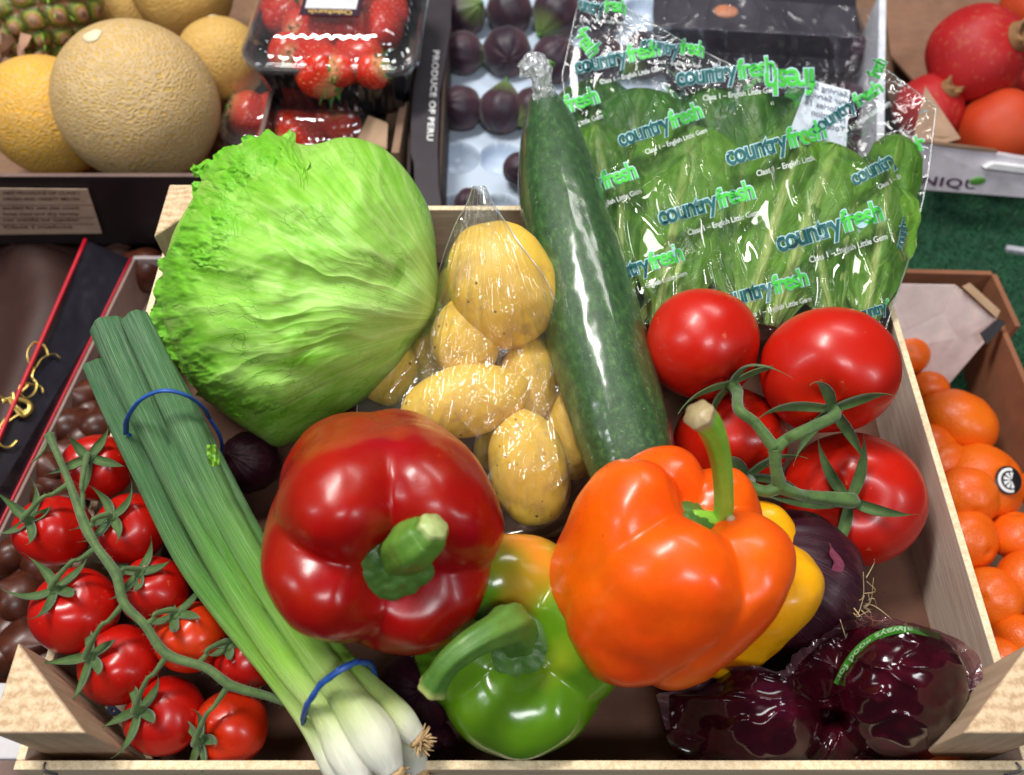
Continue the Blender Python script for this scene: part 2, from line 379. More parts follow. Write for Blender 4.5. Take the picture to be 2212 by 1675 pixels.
nodeP = [(176, 1118), (150, 1045), (190, 1142), (208, 1184), (252, 1246), (269, 1303), (314, 1352), (425, 1438), (362, 1415), (494, 1480)]
for i, (c, rm, n, p) in enumerate(CT):
    x, y = nodeP[i]; a0 = H(x, y, hz(y)+.021); e = p+n*.001; mid = (a0+e)/2+n*.0035+np.array([0, 0, .001])
    P = [a0, a0*.65+e*.35+n*.002, mid, e+n*.0025, e]
    V, F, t, a = tube(P, [.0014, .0009, .0009, .0014, .0013], 30, 10); mb.add(V, F); hairs(mb, P, .0012, 45, 50+i)
V, F, t, a = tube([SP[0]+cv(0, 0, 1)*.0003+cv(-.3, .2, 0)*.0, H(100, 962, .083), H(85, 985, .082), H(68, 1000, .08)], [.0008, .0006, .0005, .0003], 24, 7); mb.add(V, F)
mb.build('vine', vine, tr)

# large tomatoes
tb = thing('large_tomato_truss', 'truss of four big red tomatoes on a thick green vine in the back right corner', 'tomatoes', H(1700, 950, 0))
lt = [(1518, 745, 125, 131, .082, 1566, 836, .93), (1790, 801, 143, 141, .083, 1758, 888, .92), (1841, 1078, 146, 142, .0355, 1782, 1064, .97), (1578, 955, 122, 118, .040, 1590, 1026, .9)]
LT = []
for i, (x, y, rx, ry, z, ax_, ay, sq) in enumerate(lt):
    Z = ZH(y, z); c = W(x, y, Z); rm = rx*Z/FPX; ox, oy = (ax_-x)/rx, (ay-y)/rx
    n = cv(ox, -oy, math.sqrt(max(.12, 1-ox*ox-oy*oy))); p = c+n*rm*.90; LT.append((c, rm, n, p))
    V, F = tomato_geo(c, rm, n, sq, .025, 96, i*1.3)
    t_ = mesh('tomato', V, F, beef, tb)
    calyx_geo(p, n, rm*1.12, .0054, 5, i+2.6, .50, droop=.04).build('calyx', sepm, t_)
mb = MB()
N1 = H(1674, 970, .094); N2 = H(1684, 1052, .080)
paths = [([LT[0][3], LT[0][3]+LT[0][2]*.006, H(1596, 885, .098), H(1632, 915, .097), N1], [.0034, .0030, .0027, .0027, .0032]),
         ([LT[1][3], LT[1][3]+LT[1][2]*.006, H(1728, 935, .099), H(1698, 950, .095), N1], [.0033, .0031, .0031, .0029, .0032]),
         ([N1, H(1676, 1010, .088), N2], [.0032, .0029, .0037]),
         ([N2, H(1712, 1064, .078), H(1745, 1072, .071), LT[2][3]+LT[2][2]*.004, LT[2][3]], [.0035, .0029, .003, .0042, .0035]),
         ([N2, H(1655, 1062, .078), H(1620, 1050, .072), LT[3][3]+LT[3][2]*.004, LT[3][3]], [.0034, .003, .003, .0036, .003])]
for P, r in paths:
    V, F, t, a = tube(P, np.array(r)*.84, 50, 14, .08, 4, wob=.06); mb.add(V, F); hairs(mb, P, np.mean(r), 90, len(F), .0011)
mb.build('vine', vine2, tb)

# ---------------------------------------------------------------- peppers
PROF = np.array([(0, -.80), (.16, -.83), (.40, -.96), (.64, -.94), (.83, -.72), (.93, -.32), (.99, .12), (1.0, .48), (.92, .76), (.74, .94), (.52, .97), (.32, .87), (.17, .73), (0, .66)])
def pepper_geo(c, r, hl, ax, spin, nl, A=.13, seed=0, warp=.18, nu=160, nv=110, taper=0., squash=1., prof=PROF, lobamp=.0):
    T, TH, F = sph(nu, nv)
    P = catmull(prof, 400); d = np.r_[0, np.cumsum(np.linalg.norm(np.diff(P, axis=0), axis=1))]; d /= d[-1]
    rho = np.interp(T, d, P[:, 0]); z = np.interp(T, d, P[:, 1]); rho = np.clip(rho, 0, None)
    tw = TH+warp*np.sin(TH+seed)+warp*.5*np.sin(2*TH+seed*2.1)+.10*np.sin(z*2+seed)
    cs = np.cos(nl*tw/2); G = 1-(cs*cs+.006)**.30; G2 = 1-(cs*cs+.02)**.5
    sh_t = np.exp(-((T-.80)/.13)**2); sh_b = np.exp(-((T-.14)/.12)**2)
    amp = A*(.45+1.3*sh_t+1.25*sh_b)
    rho = rho*(1-amp*G)*(1+lobamp*np.cos(tw+seed))
    z = z-.16*G2*sh_t*(rho > 0)+.14*G2*sh_b
    rho = rho*(1+taper*z)
    lobid = np.floor(nl*(tw/(2*math.pi))+.5) % nl
    bias = .05*np.cos(lobid*2.3+seed)*sh_t*(1-G2)
    z = z+bias
    L = np.stack([rho*np.cos(TH), rho*np.sin(TH)*squash, z*hl], 1)
    L = L*(1+.030*fbm(L*1.3+seed*3, 2)[:, None]+.006*fbm(L*4+seed, 2)[:, None])
    return c+r*(L @ basis(ax, spin)), F, basis(ax, spin), G2, z
def skin_streaks(k, col, co):
    s = k.noise(k.obj((1, 1, .25)), 70, 4, .65); col = k.mix(k.fr(s, .50, .75, 0, .30), col, (.85, .30, .10)) if False else col
    nd = k.n('HueSaturation', i_Color=col); k.set(nd, 'Value', k.fr(s, .3, .7, .90, 1.08)); k.set(nd, 'Hue', k.fr(k.noise(co, 22, 3), .3, .7, .494, .507)); col = nd.outputs[0]
    d = k.vor(co, 85); col = k.mix(k.math('MULTIPLY', k.fr(d, .035, .06, 1, 0), k.fr(k.noise(co, 40, 1), .55, .6, 0, .7)), col, (.10, .03, .01)); return col
def pepper_skin(name, c1, c2, **kw): kw.setdefault('extra', skin_streaks); return fruit(name, c1, c2, .27, .15, .10, nscale=14, bumps=.035, spec=.38, **kw)
gp_stem = N('pepper_stem'); co = gp_stem.obj(); t_ = gp_stem.attr('t')
col = gp_stem.ramp(gp_stem.noise(co, 60, 4), [(.3, (.12, .28, .03)), (.7, (.24, .42, .07))]); 
gp_stem.bsdf(col, .42, gp_stem.bump(gp_stem.noise(co, 300, 3), .4, .0006), sss=.15, ssr=(.4, 1, .2), sscale=.003); M['pstem'] = gp_stem.m
def stemmat(name, a, b, tip, rough=.42):
    k = N(name); co = k.obj(); t_ = k.attr('t'); g = k.noise(k.obj(), 120, 5, .7)
    col = k.ramp(k.noise(co, 60, 4), [(.3, a), (.7, b)]); f = k.fr(k.math('ADD', t_, k.math('MULTIPLY', k.math('SUBTRACT', g, .5), .12)), .90, .965)
    col = k.mix(f, col, tip); col = k.mix(k.fr(k.noise(co, 500, 2), .66, .72, 0, .35), col, (.25, .18, .06))
    k.bsdf(col, rough, k.bump(g, .5, .0008), sss=.15, ssr=(.4, 1, .2), sscale=.003); return k.m
ridgecap = .0
def calyx_plate(c, ax, r, h, mat, parent, seed=0, lobes=6, spin=0, dip=.25):
    nu, nv = 72, 16; s = np.linspace(0, 1, nv); th = np.arange(nu)/nu*2*math.pi; TH, SS = np.meshgrid(th, s)
    R = 1+.13*np.cos(lobes*TH+seed)+.07*np.sin(2*TH+seed*2)+.06*n2(np.cos(TH)*3+seed, np.sin(TH)*3)
    rr = SS*R; z = h*(1-SS**2)-dip*SS**3*(1+.5*np.cos(lobes*TH+seed))+.05*n2(rr*np.cos(TH)*5+seed, rr*np.sin(TH)*5)
    B = basis(ax, spin); V = np.stack([rr*np.cos(TH), rr*np.sin(TH), z], -1).reshape(-1, 3)
    V2 = V.copy(); V2[:, 2] -= .07; F = gridf(nu, nv, True); m = len(V)
    F += [[i+m for i in reversed(f)] for f in gridf(nu, nv, True)]
    F += [[(nv-1)*nu+j, (nv-1)*nu+j+m, (nv-1)*nu+(j+1) % nu+m, (nv-1)*nu+(j+1) % nu] for j in range(nu)]
    return mesh('calyx', c+r*(np.vstack([V, V2]) @ B), F, mat, parent)
def pepper(name_label, x, y, rp, z, hl, axc, spin, nl, mat, stem, stemr, smat, cal_r, seed, A=.13, squash=1., extra_attr=None, shift=(0, 0), calmat=None, lobamp=0, warp=.18, taper=0, cal_h=.1, cal_dip=.3, cal_up=.05):
    Z = ZH(y, z); c = W(x, y, Z); r = rp*Z/FPX; ax = cv(*axc)
    root = thing('bell_pepper', name_label, 'bell pepper', c-np.array([0, 0, r]))
    V, F, B, G, zz = pepper_geo(c, r, hl, ax, spin, nl, A, seed, warp, squash=squash, lobamp=lobamp, taper=taper)
    at = extra_attr(V, G, zz, B, c, r) if extra_attr else None
    mesh('body', V, F, mat, root, at)
    top = c+ax*r*.66*hl
    calyx_plate(top+ax*r*cal_up, ax, cal_r*Z/FPX, cal_h, calmat or smat, root, seed, 6, spin, cal_dip)
    P = [top-ax*.002]+[W(sx, sy, Z-dz) for sx, sy, dz in stem]
    V, F, t, a = tube(P, [q*Z/FPX for q in stemr], 90, 28, .07, 6, seed=seed, wob=.03)
    # hollow the sawn tip a little
    mesh('stem', V, F, smat, root, {'t': t}); return root, c, r, ax
M['red_p'] = pepper_skin('red_pepper_skin', (.33, .002, .002), (.23, .0015, .0015), speck=((.75, .20, .08), 90, .74, .25))
M['or_p'] = pepper_skin('orange_pepper_skin', (.83, .082, .002), (.87, .125, .003))
M['ye_p'] = pepper_skin('yellow_pepper_skin', (.86, .36, .004), (.90, .44, .006))
def gext(k, col, co):
    pa = k.attr('patch'); yl = k.attr('yel')
    col = k.mix(yl, col, (.55, .50, .02)); return k.mix(pa, col, (.80, .27, .03))
M['gr_p'] = fruit('green_pepper_skin', (.085, .21, .006), (.14, .31, .010), .20, .3, .4, nscale=14, bumps=.05, ssr=(.3, 1, .1), extra=gext)
sm_green = stemmat('dark_pepper_stem', (.05, .14, .02), (.11, .24, .035), (.30, .34, .10))
sm_orange = stemmat('light_pepper_stem', (.15, .40, .02), (.29, .56, .06), (.38, .29, .15))
sm_red = stemmat('red_pepper_stem', (.07, .18, .018), (.13, .27, .035), (.36, .44, .16))
cal_dark = stemmat('calyx_green', (.035, .10, .015), (.09, .21, .035), (.1, .2, .03))
pepper('yellow bell pepper lying behind the big orange one', 1560, 1268, 176, .056, 1.02, (.35, .75, .45), .6, 4, M['ye_p'], [(1578, 1120, .05)], [10, 8], sm_orange, 20, 2.2)
pepper('green bell pepper with an orange patch and a long curved stem', 1128, 1380, 224, .044, .90, (-.06, .22, .96), .35, 4, M['gr_p'],
       [(1105, 1350, .048), (1075, 1362, .058), (1025, 1388, .066), (975, 1425, .068), (948, 1462, .066), (934, 1488, .064)], [40, 40, 31, 26, 23, 23, 28], sm_green, 76, .4, A=.24, cal_h=.10, cal_dip=.12, cal_up=.14,
       extra_attr=lambda V, G, z, B, c, r: {'patch': np.clip(1-np.linalg.norm((V-H(1125, 1185, .075))*np.array([1, .8, .6]), axis=1)/.026+.5*n2(*(V*60).T), 0, 1),
                                            'yel': np.clip(.9-np.linalg.norm((V-H(1150, 1235, .075)), axis=1)/.024, 0, .8)+np.clip(.8-np.linalg.norm((V-H(1190, 1440, .085)), axis=1)/.019, 0, .7)},
       calmat=cal_dark)
pepper('large glossy red bell pepper with a short curled green stem', 828, 1124, 246, .094, 1.10, (.26, -.28, .92), .95, 4, M['red_p'],
       [(886, 1182, .046), (902, 1172, .051), (926, 1154, .054), (938, 1134, .057)], [46, 47, 44, 37, 26], sm_red, 84, 1.1, A=.20, calmat=cal_dark, cal_h=.10, cal_dip=.12, cal_up=.17, lobamp=.04)
pepper('large bright orange bell pepper with a tall bent green stem', 1430, 1232, 237, .090, .98, (.36, .78, .50), 1.1, 5, M['or_p'],
       [(1556, 1120, .012), (1563, 1060, .022), (1555, 985, .034), (1535, 925, .044), (1508, 895, .050)], [32, 21, 19, 20, 24, 29], sm_orange, 66, 2.9, A=.17, calmat=cal_dark, taper=-.03, cal_h=.1, cal_dip=.2)

# ---------------------------------------------------------------- red onions, beetroots, mandarin and odd fruit inside the crate
k = N('red_onion_skin'); pv = k.attr('pol', True); a = k.noise(k.scl(pv, (26, 1.2, 1)), 1.5, 4, .6); b = k.noise(k.obj(), 45, 4, .65)
col = k.ramp(a, [(.3, (.014, .002, .006)), (.6, (.035, .005, .014)), (.8, (.085, .014, .035))]); col = k.mix(k.fr(b, .55, .72, 0, .55), col, (.12, .035, .04))
k.bsdf(col, .40, k.bump(k.math('ADD', a, b), .45, .0008), coat=.05, spec=.35, coat_rough=.2); M['onion'] = k.m
def onion(label, x, y, rp, z, axc, seed=0, roots=True, group=None):
    Z = ZH(y, z); c = W(x, y, Z); r = rp*Z/FPX; ax = cv(*axc)
    T, TH, F = sph(96, 64); ph = T*math.pi; rho = np.sin(ph)*(1+.02*np.cos(3*TH)); zz = -np.cos(ph)*.94
    zz = zz-.18*np.exp(-(ph/.25)**2)+.05; zz = zz+.16*np.exp(-((ph-math.pi)/.16)**2)
    L = np.stack([rho*np.cos(TH), rho*np.sin(TH), zz], 1)*(1+.012*np.cos(11*TH+seed)+.008*np.cos(23*TH))[:, None]; B = basis(ax, seed)
    root = thing('red_onion', label, 'red onion', c-np.array([0, 0, r]), group)
    mesh('bulb', c+r*(L @ B), F, M['onion'], root, {'pol': np.stack([TH, ph, 0*ph], 1)})
    return root, c, r, B
on, oc, orr, oB = onion('big dark red onion with a tuft of dry roots behind the yellow pepper', 1708, 1262, 160, .040, (-.62, .52, .3), 1)
rt = MB(); rnd = np.random.RandomState(4); rc = H(1806, 1300, .052)
straw = simple('dry_root', (.50, .36, .20), .8, var=.3, bump=0)
for i in range(46):
    d = unit(cv(.75, -.35, .55)+rnd.normal(size=3)*.55); L = rnd.uniform(.008, .021); p = rc+rnd.normal(size=3)*.0022
    P = [p, p+d*L*.35+rnd.normal(size=3)*.0012, p+d*L*.7+rnd.normal(size=3)*.0026, p+d*L+rnd.normal(size=3)*.0045+np.array([0, 0, -.002])]
    V, F, t, a = tube(P, [.00034, .00028, .00022, .00010], 16, 5); rt.add(V, F)
rt.build('roots', straw, on)
fl = N('onion_flap'); fl.bsdf(fl.ramp(fl.noise(fl.obj((1, 6, 1)), 120, 3), [(.3, (.20, .035, .075)), (.7, (.33, .07, .13))]), .5, sss=.2); 
u, v = np.meshgrid(np.linspace(0, 1, 24), np.linspace(0, 1, 40)); 
fx = np.interp(v, [0, .3, .6, 1], [1790, 1798, 1800, 1850])+u*np.interp(v, [0, .25, .6, 1], [6, 34, 62, 8])+3*np.sin(v*26)*(u < .1); fy = 1170+v*150+u*12
mesh('peeling_skin', W(fx, fy, ZH(1250, .050)-.027-.004*np.sin(u*2.6)+.012*v+.010*u).reshape(-1, 3), gridf(24, 40), fl.m, on)
onion('dark onion in shadow between the spring onions and the green pepper', 905, 1490, 88, .026, (.2, .3, .9), 2)
onion('dark onion in shadow under the iceberg lettuce', 540, 1000, 66, .020, (-.3, .3, .8), 3)
onion('small dark onion in shadow at the front rim beside the spring onion roots', 935, 1612, 52, .016, (.3, .3, .9), 4)
onion('dark onion hidden under the long spring onions', 560, 1290, 95, .030, (.2, .6, .6), 5)
onion('dark onion tucked under the vine of small tomatoes', 440, 1200, 85, .028, (.2, .6, .6), 6)

# ---------------------------------------------------------------- mandarin peeking out, beetroot pack
def mand_mat():
    k = N('mandarin_peel'); co = k.obj(); col = k.ramp(k.noise(co, 30, 3), [(.3, (.76, .10, .003)), (.7, (.84, .17, .006))])
    pr = k.vor(co, 900); h = k.math('ADD', k.math('MULTIPLY', k.fr(pr, 0, .4), .5), k.math('MULTIPLY', k.noise(co, 130, 3), .9))
    k.bsdf(col, .36, k.bump(h, .6, .0008), sss=.2, ssr=(1, .4, .1), spec=.5); return k.m
M['mand'] = mand_mat(); M['button'] = simple('stem_button', (.16, .20, .06), .7)
def mand_parts(root, r):
    T, TH, F = sph(48, 32); ph = T*math.pi; rho = np.sin(ph)*(1+.012*np.cos(9*TH)*(T > .6)+.02*np.cos(2*TH)); z = -np.cos(ph)*.80
    z = z-.10*np.exp(-((ph-math.pi)/.16)**2)+.05*np.exp(-((ph-math.pi)/.5)**2); z = z+.05*np.exp(-(ph/.3)**2)
    L = np.stack([rho*np.cos(TH), rho*np.sin(TH), z], 1); L *= 1+.02*n2(*(L*2.2).T)[:, None]
    o = mesh('peel', L*r, F, M['mand'], root, local=True)
    T, TH, F = sph(10, 6); L = np.stack([.09*np.sin(T*math.pi)*np.cos(TH), .09*np.sin(T*math.pi)*np.sin(TH), .735-.03*np.cos(T*math.pi)], 1); mesh('stem_button', L*r, F, M['button'], root, local=True)
def copy_tree(src, loc, rot=None, scale=None, label=None, group=None):
    r = src.copy(); COL.objects.link(r); r.location = Vector(loc)
    if rot is not None: r.rotation_euler = rot
    if scale is not None: r.scale = (scale,)*3 if np.ndim(scale) == 0 else scale
    for ch in src.children:
        c = ch.copy(); COL.objects.link(c); c.parent = r
        for g in ch.children: d = g.copy(); COL.objects.link(d); d.parent = c
    if label: r['label'] = label
    if group: r['group'] = group
    return r
p = H(2006, 1640, .014)
mand0 = thing('mandarin', 'mandarin peeking out under the beetroots in the front right corner of the crate', 'mandarin', p)
mand_parts(mand0, .0165); mand0.rotation_euler = (.5, .3, 0)

# vacuum packed beetroots
beetm = N('beet_skin'); beetm.bsdf(beetm.ramp(beetm.noise(beetm.obj(), 60, 4), [(.3, (.020, .002, .007)), (.7, (.05, .004, .015))]), .3, coat=.5); M['beet'] = beetm.m
k = N('beet_vacuum_film'); co = k.obj(); h = k.math('ADD', k.noise(co, 32, 2, .4, .6), k.math('MULTIPLY', k.noise(co, 120, 2), .10)); nb = k.bump(h, .12, .0022)
e = k.attr('edge'); jc = k.mix(k.fr(k.noise(co, 70, 3), .45, .75), (.024, .0018, .005), (.060, .0035, .010)); jc = k.mix(k.math('MULTIPLY', k.fr(k.noise(co, 38, 3, .6, .5), .62, .72), .12), jc, (.45, .03, .15))
pb = k.bsdf(jc, .13, nb, spec=.35, coat=.15, out=False, coatn=nb)
t_ = k.n('BsdfTransparent', i_Color=(.80, .62, .68, 1)).outputs[0]; g = k.n('BsdfGlossy', i_Roughness=.1, i_Normal=nb).outputs[0]
m0 = k.n('MixShader'); k.set(m0, '0', .16); k.t.links.new(t_, m0.inputs[1]); k.t.links.new(g, m0.inputs[2])
m1 = k.n('MixShader'); k.set(m1, '0', e); k.t.links.new(pb, m1.inputs[1]); k.t.links.new(m0.outputs[0], m1.inputs[2]); k.t.links.new(m1.outputs[0], k.out.inputs[0]); M['beetfilm'] = k.m

def heightmap(X, Y, blobs, base):
    """depth (along the view) of the nearest surface of ellipsoidal contents"""
    Z = base.copy()
    for (cx, cy, rx, ry, rot, Zc, rz) in blobs:
        a = math.radians(rot); dx, dy = X-cx, Y-cy; u = (dx*math.cos(a)+dy*math.sin(a))/rx; v = (-dx*math.sin(a)+dy*math.cos(a))/ry
        q = u*u+v*v; Z = np.where(q < 1, np.minimum(Z, Zc-rz*np.sqrt(np.clip(1-q, 0, 1))), Z)
    return Z
def drape(Z, n, margin=.0006, pin=True):
    h0 = Z-margin; h = h0.copy(); b = h0.copy()
    for _ in range(n):
        s = h.copy(); s[1:-1, 1:-1] = (h[:-2, 1:-1]+h[2:, 1:-1]+h[1:-1, :-2]+h[1:-1, 2:])/4
        s[:, 0] = h0[:, 0]; s[:, -1] = h0[:, -1]; s[0] = h0[0]; s[-1] = h0[-1]
        h = np.minimum(h0, s)
    return h
def outline_R(pts, c, TH):
    """star shaped outline radius as function of angle, smooth"""
    pts = np.asarray(pts, float); P = catmull(np.vstack([pts, pts[:1]]), 600); d = P-np.array(c); a = np.arctan2(d[:, 1], d[:, 0]); r = np.hypot(d[:, 0], d[:, 1])
    o = np.argsort(a); return np.interp(TH, a[o], r[o], period=2*math.pi)
bp = thing('beetroot_pack', 'vacuum pack of dark purple beetroots with a green printed strip in the front right corner', 'beetroot pack', H(1820, 1500, .0))
beets = [(1655, 1550, 122, 128, 0, .036), (1955, 1492, 138, 150, 20, .046), (1770, 1440, 100, 82, 0, .034), (1870, 1400, 120, 70, 10, .036), (1790, 1630, 110, 70, 0, .016), (1515, 1560, 72, 80, 0, .018)]
BB = []
for i, (x, y, rx, ry, rot, z) in enumerate(beets):
    Z = float(ZH(y, z)); rz = min(rx, ry)*Z/FPX; BB.append((x, y, rx, ry, rot, Z, rz*.95)); c = W(x, y, Z)
    T, TH, F = sph(40, 28); n_ = np.stack([np.sin(T*math.pi)*np.cos(TH), np.sin(T*math.pi)*np.sin(TH), np.cos(T*math.pi)], 1)
    V = c+(n_[:, :1]*rx*R_+n_[:, 1:2]*ry*U_)*Z/FPX*.80+n_[:, 2:]*rz*.72*T_; mesh('beetroot', V, F, M['beet'], bp)
OUT = [(1432, 1500), (1500, 1490), (1560, 1452), (1640, 1445), (1700, 1458), (1735, 1420), (1790, 1375), (1870, 1348), (1960, 1352), (2030, 1375), (2075, 1400), (2108, 1450), (2100, 1520), (2085, 1590), (2040, 1640), (1960, 1655), (1870, 1650), (1830, 1668), (1740, 1680), (1640, 1690), (1560, 1660), (1480, 1650), (1440, 1590)]
cc = (1775, 1530); nu, nv = 220, 70
th = np.arange(nu)/nu*2*math.pi; sr = np.linspace(0, 1, nv); THg, Sg = np.meshgrid(th, sr)
Rg = outline_R(OUT, cc, THg)*(1+.012*n2(np.cos(THg)*9, np.sin(THg)*9)); X = cc[0]+Rg*Sg*np.cos(THg); Y = cc[1]+Rg*Sg*np.sin(THg)
base = np.where(True, ZH(Y, .020), 0)+0*X
h = heightmap(X, Y, BB, base); h0 = h-.0007; h = h0.copy()
for _ in range(60):
    s = h.copy(); s[1:-1] = (h[:-2]+h[2:]+np.roll(h, 1, 1)[1:-1]+np.roll(h, -1, 1)[1:-1])/4; h = np.minimum(h0, s)
edge = np.clip((Sg-.955)/.03, 0, 1)
seam = 1-np.clip(np.abs(Y-(1470-.10*(X-1700)))/70, 0, 1)
h = h-.0028*(np.clip(Sg-.86, 0, 1)/.14)*(1+np.sin(THg*7+2)+.5*np.sin(THg*17))-.0007*n2(X/70, Y/70, .3)*(Sg > .05)-.0018*(1-np.abs(n2(X/90, Y/60, 5)*2)).clip(0)**3
V = W(X, Y, h).reshape(-1, 3); mesh('film', V, gridf(nu, nv, True), M['beetfilm'], bp, {'edge': edge.ravel()*.85})
V = W(X, Y, base+.004*(1-Sg)).reshape(-1, 3); mesh('backing_film', V, gridf(nu, nv, True), M['beetfilm'], bp, {'edge': edge.ravel()*.85})
fa = np.linspace(math.radians(-188), math.radians(28), 260); fs = np.linspace(0, 1, 12); FA, FS = np.meshgrid(fa, fs)
Rf = outline_R(OUT, cc, FA); wf_ = (16+15*n2(FA*2.2, 3.)+9*n2(FA*7, 5.))*np.clip(np.minimum(FA-fa[0], fa[-1]-FA)*4, 0, 1); Rq = Rf*.965+FS*(wf_+Rf*.03)
FX, FY = cc[0]+Rq*np.cos(FA), cc[1]+Rq*np.sin(FA); Zb_ = np.interp(FA[0], th-2*math.pi, h[int(nv*.96)], period=2*math.pi)[None, :]
fz = Zb_-.0010-FS*(.0035+.0040*np.sin(FA*9+1)+.0020*np.sin(FA*23))
mesh('seal_fringe', W(FX, FY, fz).reshape(-1, 3), gridf(260, 12), film('purple_fringe', (.62, .36, .44), .10, .7, .12, .05, 60, (1, 1, 1), .22, (.34, .16, .20), .002), bp)
# green strip with writing
SPTS = catmull([(1806, 1478), (1828, 1440), (1862, 1398), (1905, 1370), (1960, 1360), (2032, 1376)], 60); 
def depth_at(x, y, Xg, Yg, Zg):
    q = (Xg-x)**2+(Yg-y)**2; return Zg.ravel()[np.argmin(q)]
Zs = np.array([depth_at(a, b, X, Y, h) for a, b in SPTS]); Zs = np.convolve(np.pad(Zs, 4, 'edge'), np.ones(9)/9, 'valid')-.0022
tg = np.gradient(SPTS, axis=0); tg /= np.linalg.norm(tg, axis=1)[:, None]; nm = np.stack([-tg[:, 1], tg[:, 0]], 1)
wv = 11*np.clip(np.linspace(.25, 1, 60)*2.2, 0, 1)*(1-.35*np.linspace(0, 1, 60))
V = np.concatenate([W(SPTS[:, 0]+s_*nm[:, 0]*wv, SPTS[:, 1]+s_*nm[:, 1]*wv, Zs+abs(s_)*.0004)[:, None] for s_ in (-1, 0, 1)], 1).reshape(-1, 3)
grn = simple('green_strip', (.05, .24, .02), .35, coat=.3, bump=0); mesh('label_strip', V, gridf(3, 60), grn, bp)
def path_text(s, pts, Zp, h_px, start, end, off, up=1):
    tv, tf = text_geo(s, 1., .02); tv = tv[:, :2]; wid = tv[:, 0].max(); d = np.r_[0, np.cumsum(np.linalg.norm(np.diff(pts, axis=0), axis=1))]
    L = d[-1]; sc = (end-start)*L/wid; a = start*L+tv[:, 0]*sc
    px = np.interp(a, d, pts[:, 0]); py = np.interp(a, d, pts[:, 1]); g = np.gradient(pts, axis=0); g /= np.linalg.norm(g, axis=1)[:, None]
    gx = np.interp(a, d, g[:, 0]); gy = np.interp(a, d, g[:, 1]); v = (tv[:, 1]-.35)*h_px
    return W(px+gy*v*up, py-gx*v*up, np.interp(a, d, Zp)-off), tf
pale = simple('pale_print', (.32, .52, .26), .5, bump=0)
V, F = path_text('always good for', SPTS[::-1], Zs[::-1], 16, .22, .97, .0005, 1); mesh('printed_text', V, F, pale, bp, smooth=False)

# ---------------------------------------------------------------- potatoes in a clear bag
k = N('potato_skin'); co = k.obj(); col = k.ramp(k.noise(co, 26, 4), [(.3, (.68, .40, .055)), (.7, (.82, .56, .075))])
col = k.mix(k.fr(k.noise(co, 38, 4, .65, .4), .50, .70, 0, .75), col, (.46, .25, .11)); col = k.mix(k.fr(k.noise(co, 95, 5, .7), .56, .72, 0, .55), col, (.34, .17, .08)); sp = k.vor(co, 190); rnd_ = k.noise(co, 60, 1)
col = k.mix(k.math('MULTIPLY', k.fr(sp, .10, .17, 1, 0), k.fr(rnd_, .50, .58)), col, (.13, .06, .03)); col = k.mix(k.fr(k.noise(co, 600, 2), .64, .72, 0, .30), col, (.35, .18, .08))
k.bsdf(col, .42, k.bump(k.math('ADD', k.noise(co, 90, 4), k.fr(sp, .05, .2)), .3, .0007), sss=.15, ssr=(1, .5, .2), spec=.35); M['potato'] = k.m
pots = [(1087, 616, 106, 128, -22, .090, 'largest yellow potato at the top of the clear potato bag'),
        (1007, 735, 70, 82, 8, .072, 'knobbly potato below and left of the largest one in the clear bag'),
        (842, 806, 56, 66, 20, .052, 'potato at the left edge of the clear bag beside the iceberg lettuce'),
        (1002, 868, 126, 72, -12, .066, 'long speckled potato lying crosswise above the red pepper'),
        (1141, 826, 56, 88, 4, .060, 'upright potato between the long speckled one and the cucumber'),
        (1143, 1012, 78, 116, -14, .050, 'brownish potato at the bottom of the bag right of the red pepper'),
        (1232, 935, 60, 92, -6, .042, 'potato with a dark bruise at the lower right of the bag by the cucumber'),
        (1208, 770, 58, 84, -10, .046, 'shaded potato half behind the cucumber in the clear bag'),
        (985, 640, 42, 60, 0, .048, 'small shaded potato behind the top ones at the left of the bag'),
        (1090, 960, 60, 60, 0, .030, 'potato deep in the bag under the long speckled one'),
        (930, 760, 50, 60, 0, .040, 'potato deep in the bag behind its left fold')]
PB = []
for i, (x, y, rx, ry, rot, z, lab) in enumerate(pots):
    Z = float(ZH(y, z)); rz = min(rx, ry)*Z/FPX*.9; rx *= 1.11; ry *= 1.10; PB.append((x, y, rx*1.06, ry*1.06, rot, Z, rz*1.10)); c = W(x, y, Z); a = math.radians(rot)
    T, TH, F = sph(64, 48); L = np.stack([np.sin(T*math.pi)*np.cos(TH), np.sin(T*math.pi)*np.sin(TH), np.cos(T*math.pi)], 1)
    sgn = np.sign(L)*np.abs(L)**.93; L = sgn/np.linalg.norm(sgn, axis=1)[:, None]
    L = L*(1+.07*n2(*(L*1.2+i*5).T)[:, None]+.020*n2(*(L*3.5+i*9).T)[:, None])
    ex = R_*math.cos(a)-U_*math.sin(a); ey = R_*math.sin(a)+U_*math.cos(a)
    V = c+(L[:, :1]*rx*ex+L[:, 1:2]*ry*ey)*Z/FPX+L[:, 2:]*rz*T_
    tag(mesh('potato', V, F, M['potato'], base=c-np.array([0, 0, rz])), lab, 'potato', 'potatoes in the clear bag')
Lx = lambda y: np.interp(y, [400, 440, 480, 540, 600, 700, 780, 860, 940, 1040, 1160], [1022, 1010, 985, 962, 944, 900, 830, 772, 770, 840, 960])
Rx = lambda y: np.interp(y, [400, 440, 520, 600, 700, 800, 900, 1000, 1100, 1160], [1046, 1066, 1118, 1178, 1225, 1255, 1288, 1305, 1270, 1200])
M['wfilm0'] = film('film_edge', (.9, .92, .92), .15, .8, .15, .1, 60, (1, 1, 1), .30, (.8, .85, .85), .002)
M['pfilm'] = film('potato_bag_film', (.985, .99, .985), .035, .75, .07, .04, 30, (1.6, .35, .6), .05, (.8, .85, .82), .002)
